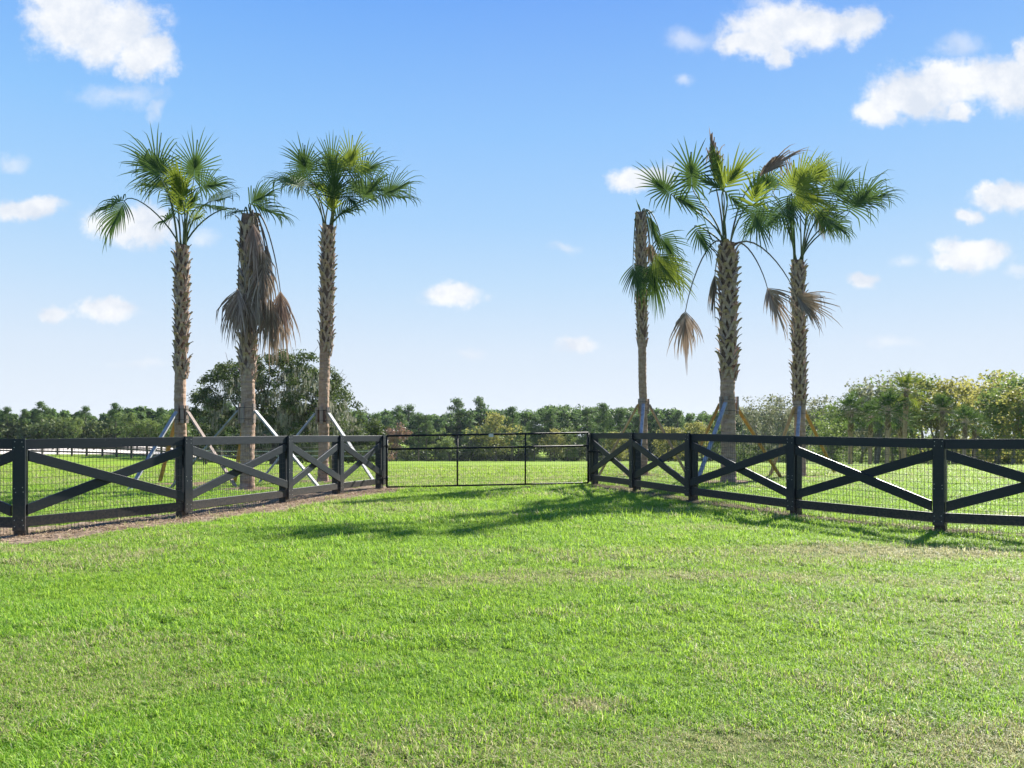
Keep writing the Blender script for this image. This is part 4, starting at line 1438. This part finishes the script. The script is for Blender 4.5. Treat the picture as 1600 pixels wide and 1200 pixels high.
# ------------------------------------------------------------------ far paddock fences and the pale sand behind
def far_plank(line, label, name='paddock_fence', rails=(.35, .75, 1.15), h=1.3, step=2.4, w=.15):
    bx_, by_ = line[len(line) // 2]
    root = empty(name, (bx_, by_, Tf(bx_, by_))); tag(root, label, 'fence')
    pts = []
    for a, b in zip(line[:-1], line[1:]):
        L = math.hypot(b[0] - a[0], b[1] - a[1]); n = max(1, int(round(L / step)))
        for k in range(n): pts.append((a[0] + (b[0] - a[0]) * k / n, a[1] + (b[1] - a[1]) * k / n))
    pts.append(line[-1])
    P = [Vector((x, y, Tf(x, y))) for x, y in pts]
    for p in P:
        mb = MB(); mb.box(p + Vector((0, 0, h / 2 - .15)), (.07, 0, 0), (0, .07, 0), (0, 0, h / 2 + .15)); mb.build('post', M['paint'], root)
    for z in rails:
        mb = MB()
        for a, b in zip(P[:-1], P[1:]): mb.bar(a + Vector((0, -.09, z)), b + Vector((0, -.09, z)), .035, w)
        mb.build('rail', M['paint'], root)
    return root


def gl_line(lst): return [((x - 800) / F * Z, Z) for x, Z in lst]


far_plank(gl_line([(-60, 80), (20, 77), (90, 74), (160, 70), (230, 65.5), (300, 61), (345, 58)]), 'long black plank paddock fence across the left pasture in front of pale sand')
far_plank(gl_line([(60, 96), (130, 94), (200, 90), (260, 84), (310, 77)]), 'second black plank paddock fence farther back behind the first on the left')
# pale sand behind it
sx = np.linspace(-100, 330, 60); sy = np.linspace(76, 128, 24)
mb = MB(); vs = []
for j, Zt in enumerate(sy):
    for i, x in enumerate(sx):
        X = (x - 800) / F * Zt; vs.append((X, Zt, Tf(X, Zt) + .03))
mb.add(vs, [(j * 60 + i, j * 60 + i + 1, (j + 1) * 60 + i + 1, (j + 1) * 60 + i) for j in range(23) for i in range(59)])
tag(mb.build('sand', M['sand'], smooth=True), 'pale sandy riding ground beyond the paddock fence on the left', kind='structure')

# rope strand fence in front of the oak and dark fence along the right belt
def strand_fence(line, label, zs, mat, h, name='strand_fence', r=.012, step=4.0):
    bx_, by_ = line[len(line) // 2]
    root = empty(name, (bx_, by_, Tf(bx_, by_))); tag(root, label, 'fence')
    pts = []
    for a, b in zip(line[:-1], line[1:]):
        L = math.hypot(b[0] - a[0], b[1] - a[1]); n = max(1, int(round(L / step)))
        for k in range(n): pts.append((a[0] + (b[0] - a[0]) * k / n, a[1] + (b[1] - a[1]) * k / n))
    pts.append(line[-1]); P = [Vector((x, y, Tf(x, y))) for x, y in pts]
    for p in P:
        mb = MB(); mb.tube([p + Vector((0, 0, -.2)), p + Vector((0, 0, h))], .05, 8); mb.build('post', M['paint'], root)
    for z in zs:
        mb = MB()
        for a, b in zip(P[:-1], P[1:]):
            m_ = (a + b) / 2 + Vector((0, 0, z - .03)); mb.tube([a + Vector((0, -.06, z)), m_ + Vector((0, -.06, 0)), b + Vector((0, -.06, z))], r, 5)
        mb.build('strand', mat, root)


strand_fence(gl_line([(318, 57), (400, 55), (500, 54), (592, 54)]), 'thin fence with two pale rope strands in front of the mossy oak', (.75, 1.08), M['rope'], 1.2, r=.014)
strand_fence(gl_line([(1150, 118), (1300, 84), (1450, 70), (1560, 60), (1680, 52)]), 'dark wire fence along the foot of the right tree belt', (.3, .6, .9, 1.2), M['gate'], 1.3, r=.014, step=3.5)


# ------------------------------------------------------------------ thin summer haze in the air
m = NT('haze_air')
pv = m.N('ShaderNodeVolumePrincipled'); pv.inputs['Color'].default_value = (.80, .88, 1, 1); pv.inputs['Density'].default_value = .00009; pv.inputs['Anisotropy'].default_value = .2
m.L(pv.outputs[0], m.out.inputs['Volume'])
mb = MB(); mb.box((0, 330, 8), (620, 0, 0), (0, 480, 0), (0, 0, 18))
tag(mb.build('haze', m.mat), 'thin pale haze softening the far trees', kind='stuff')
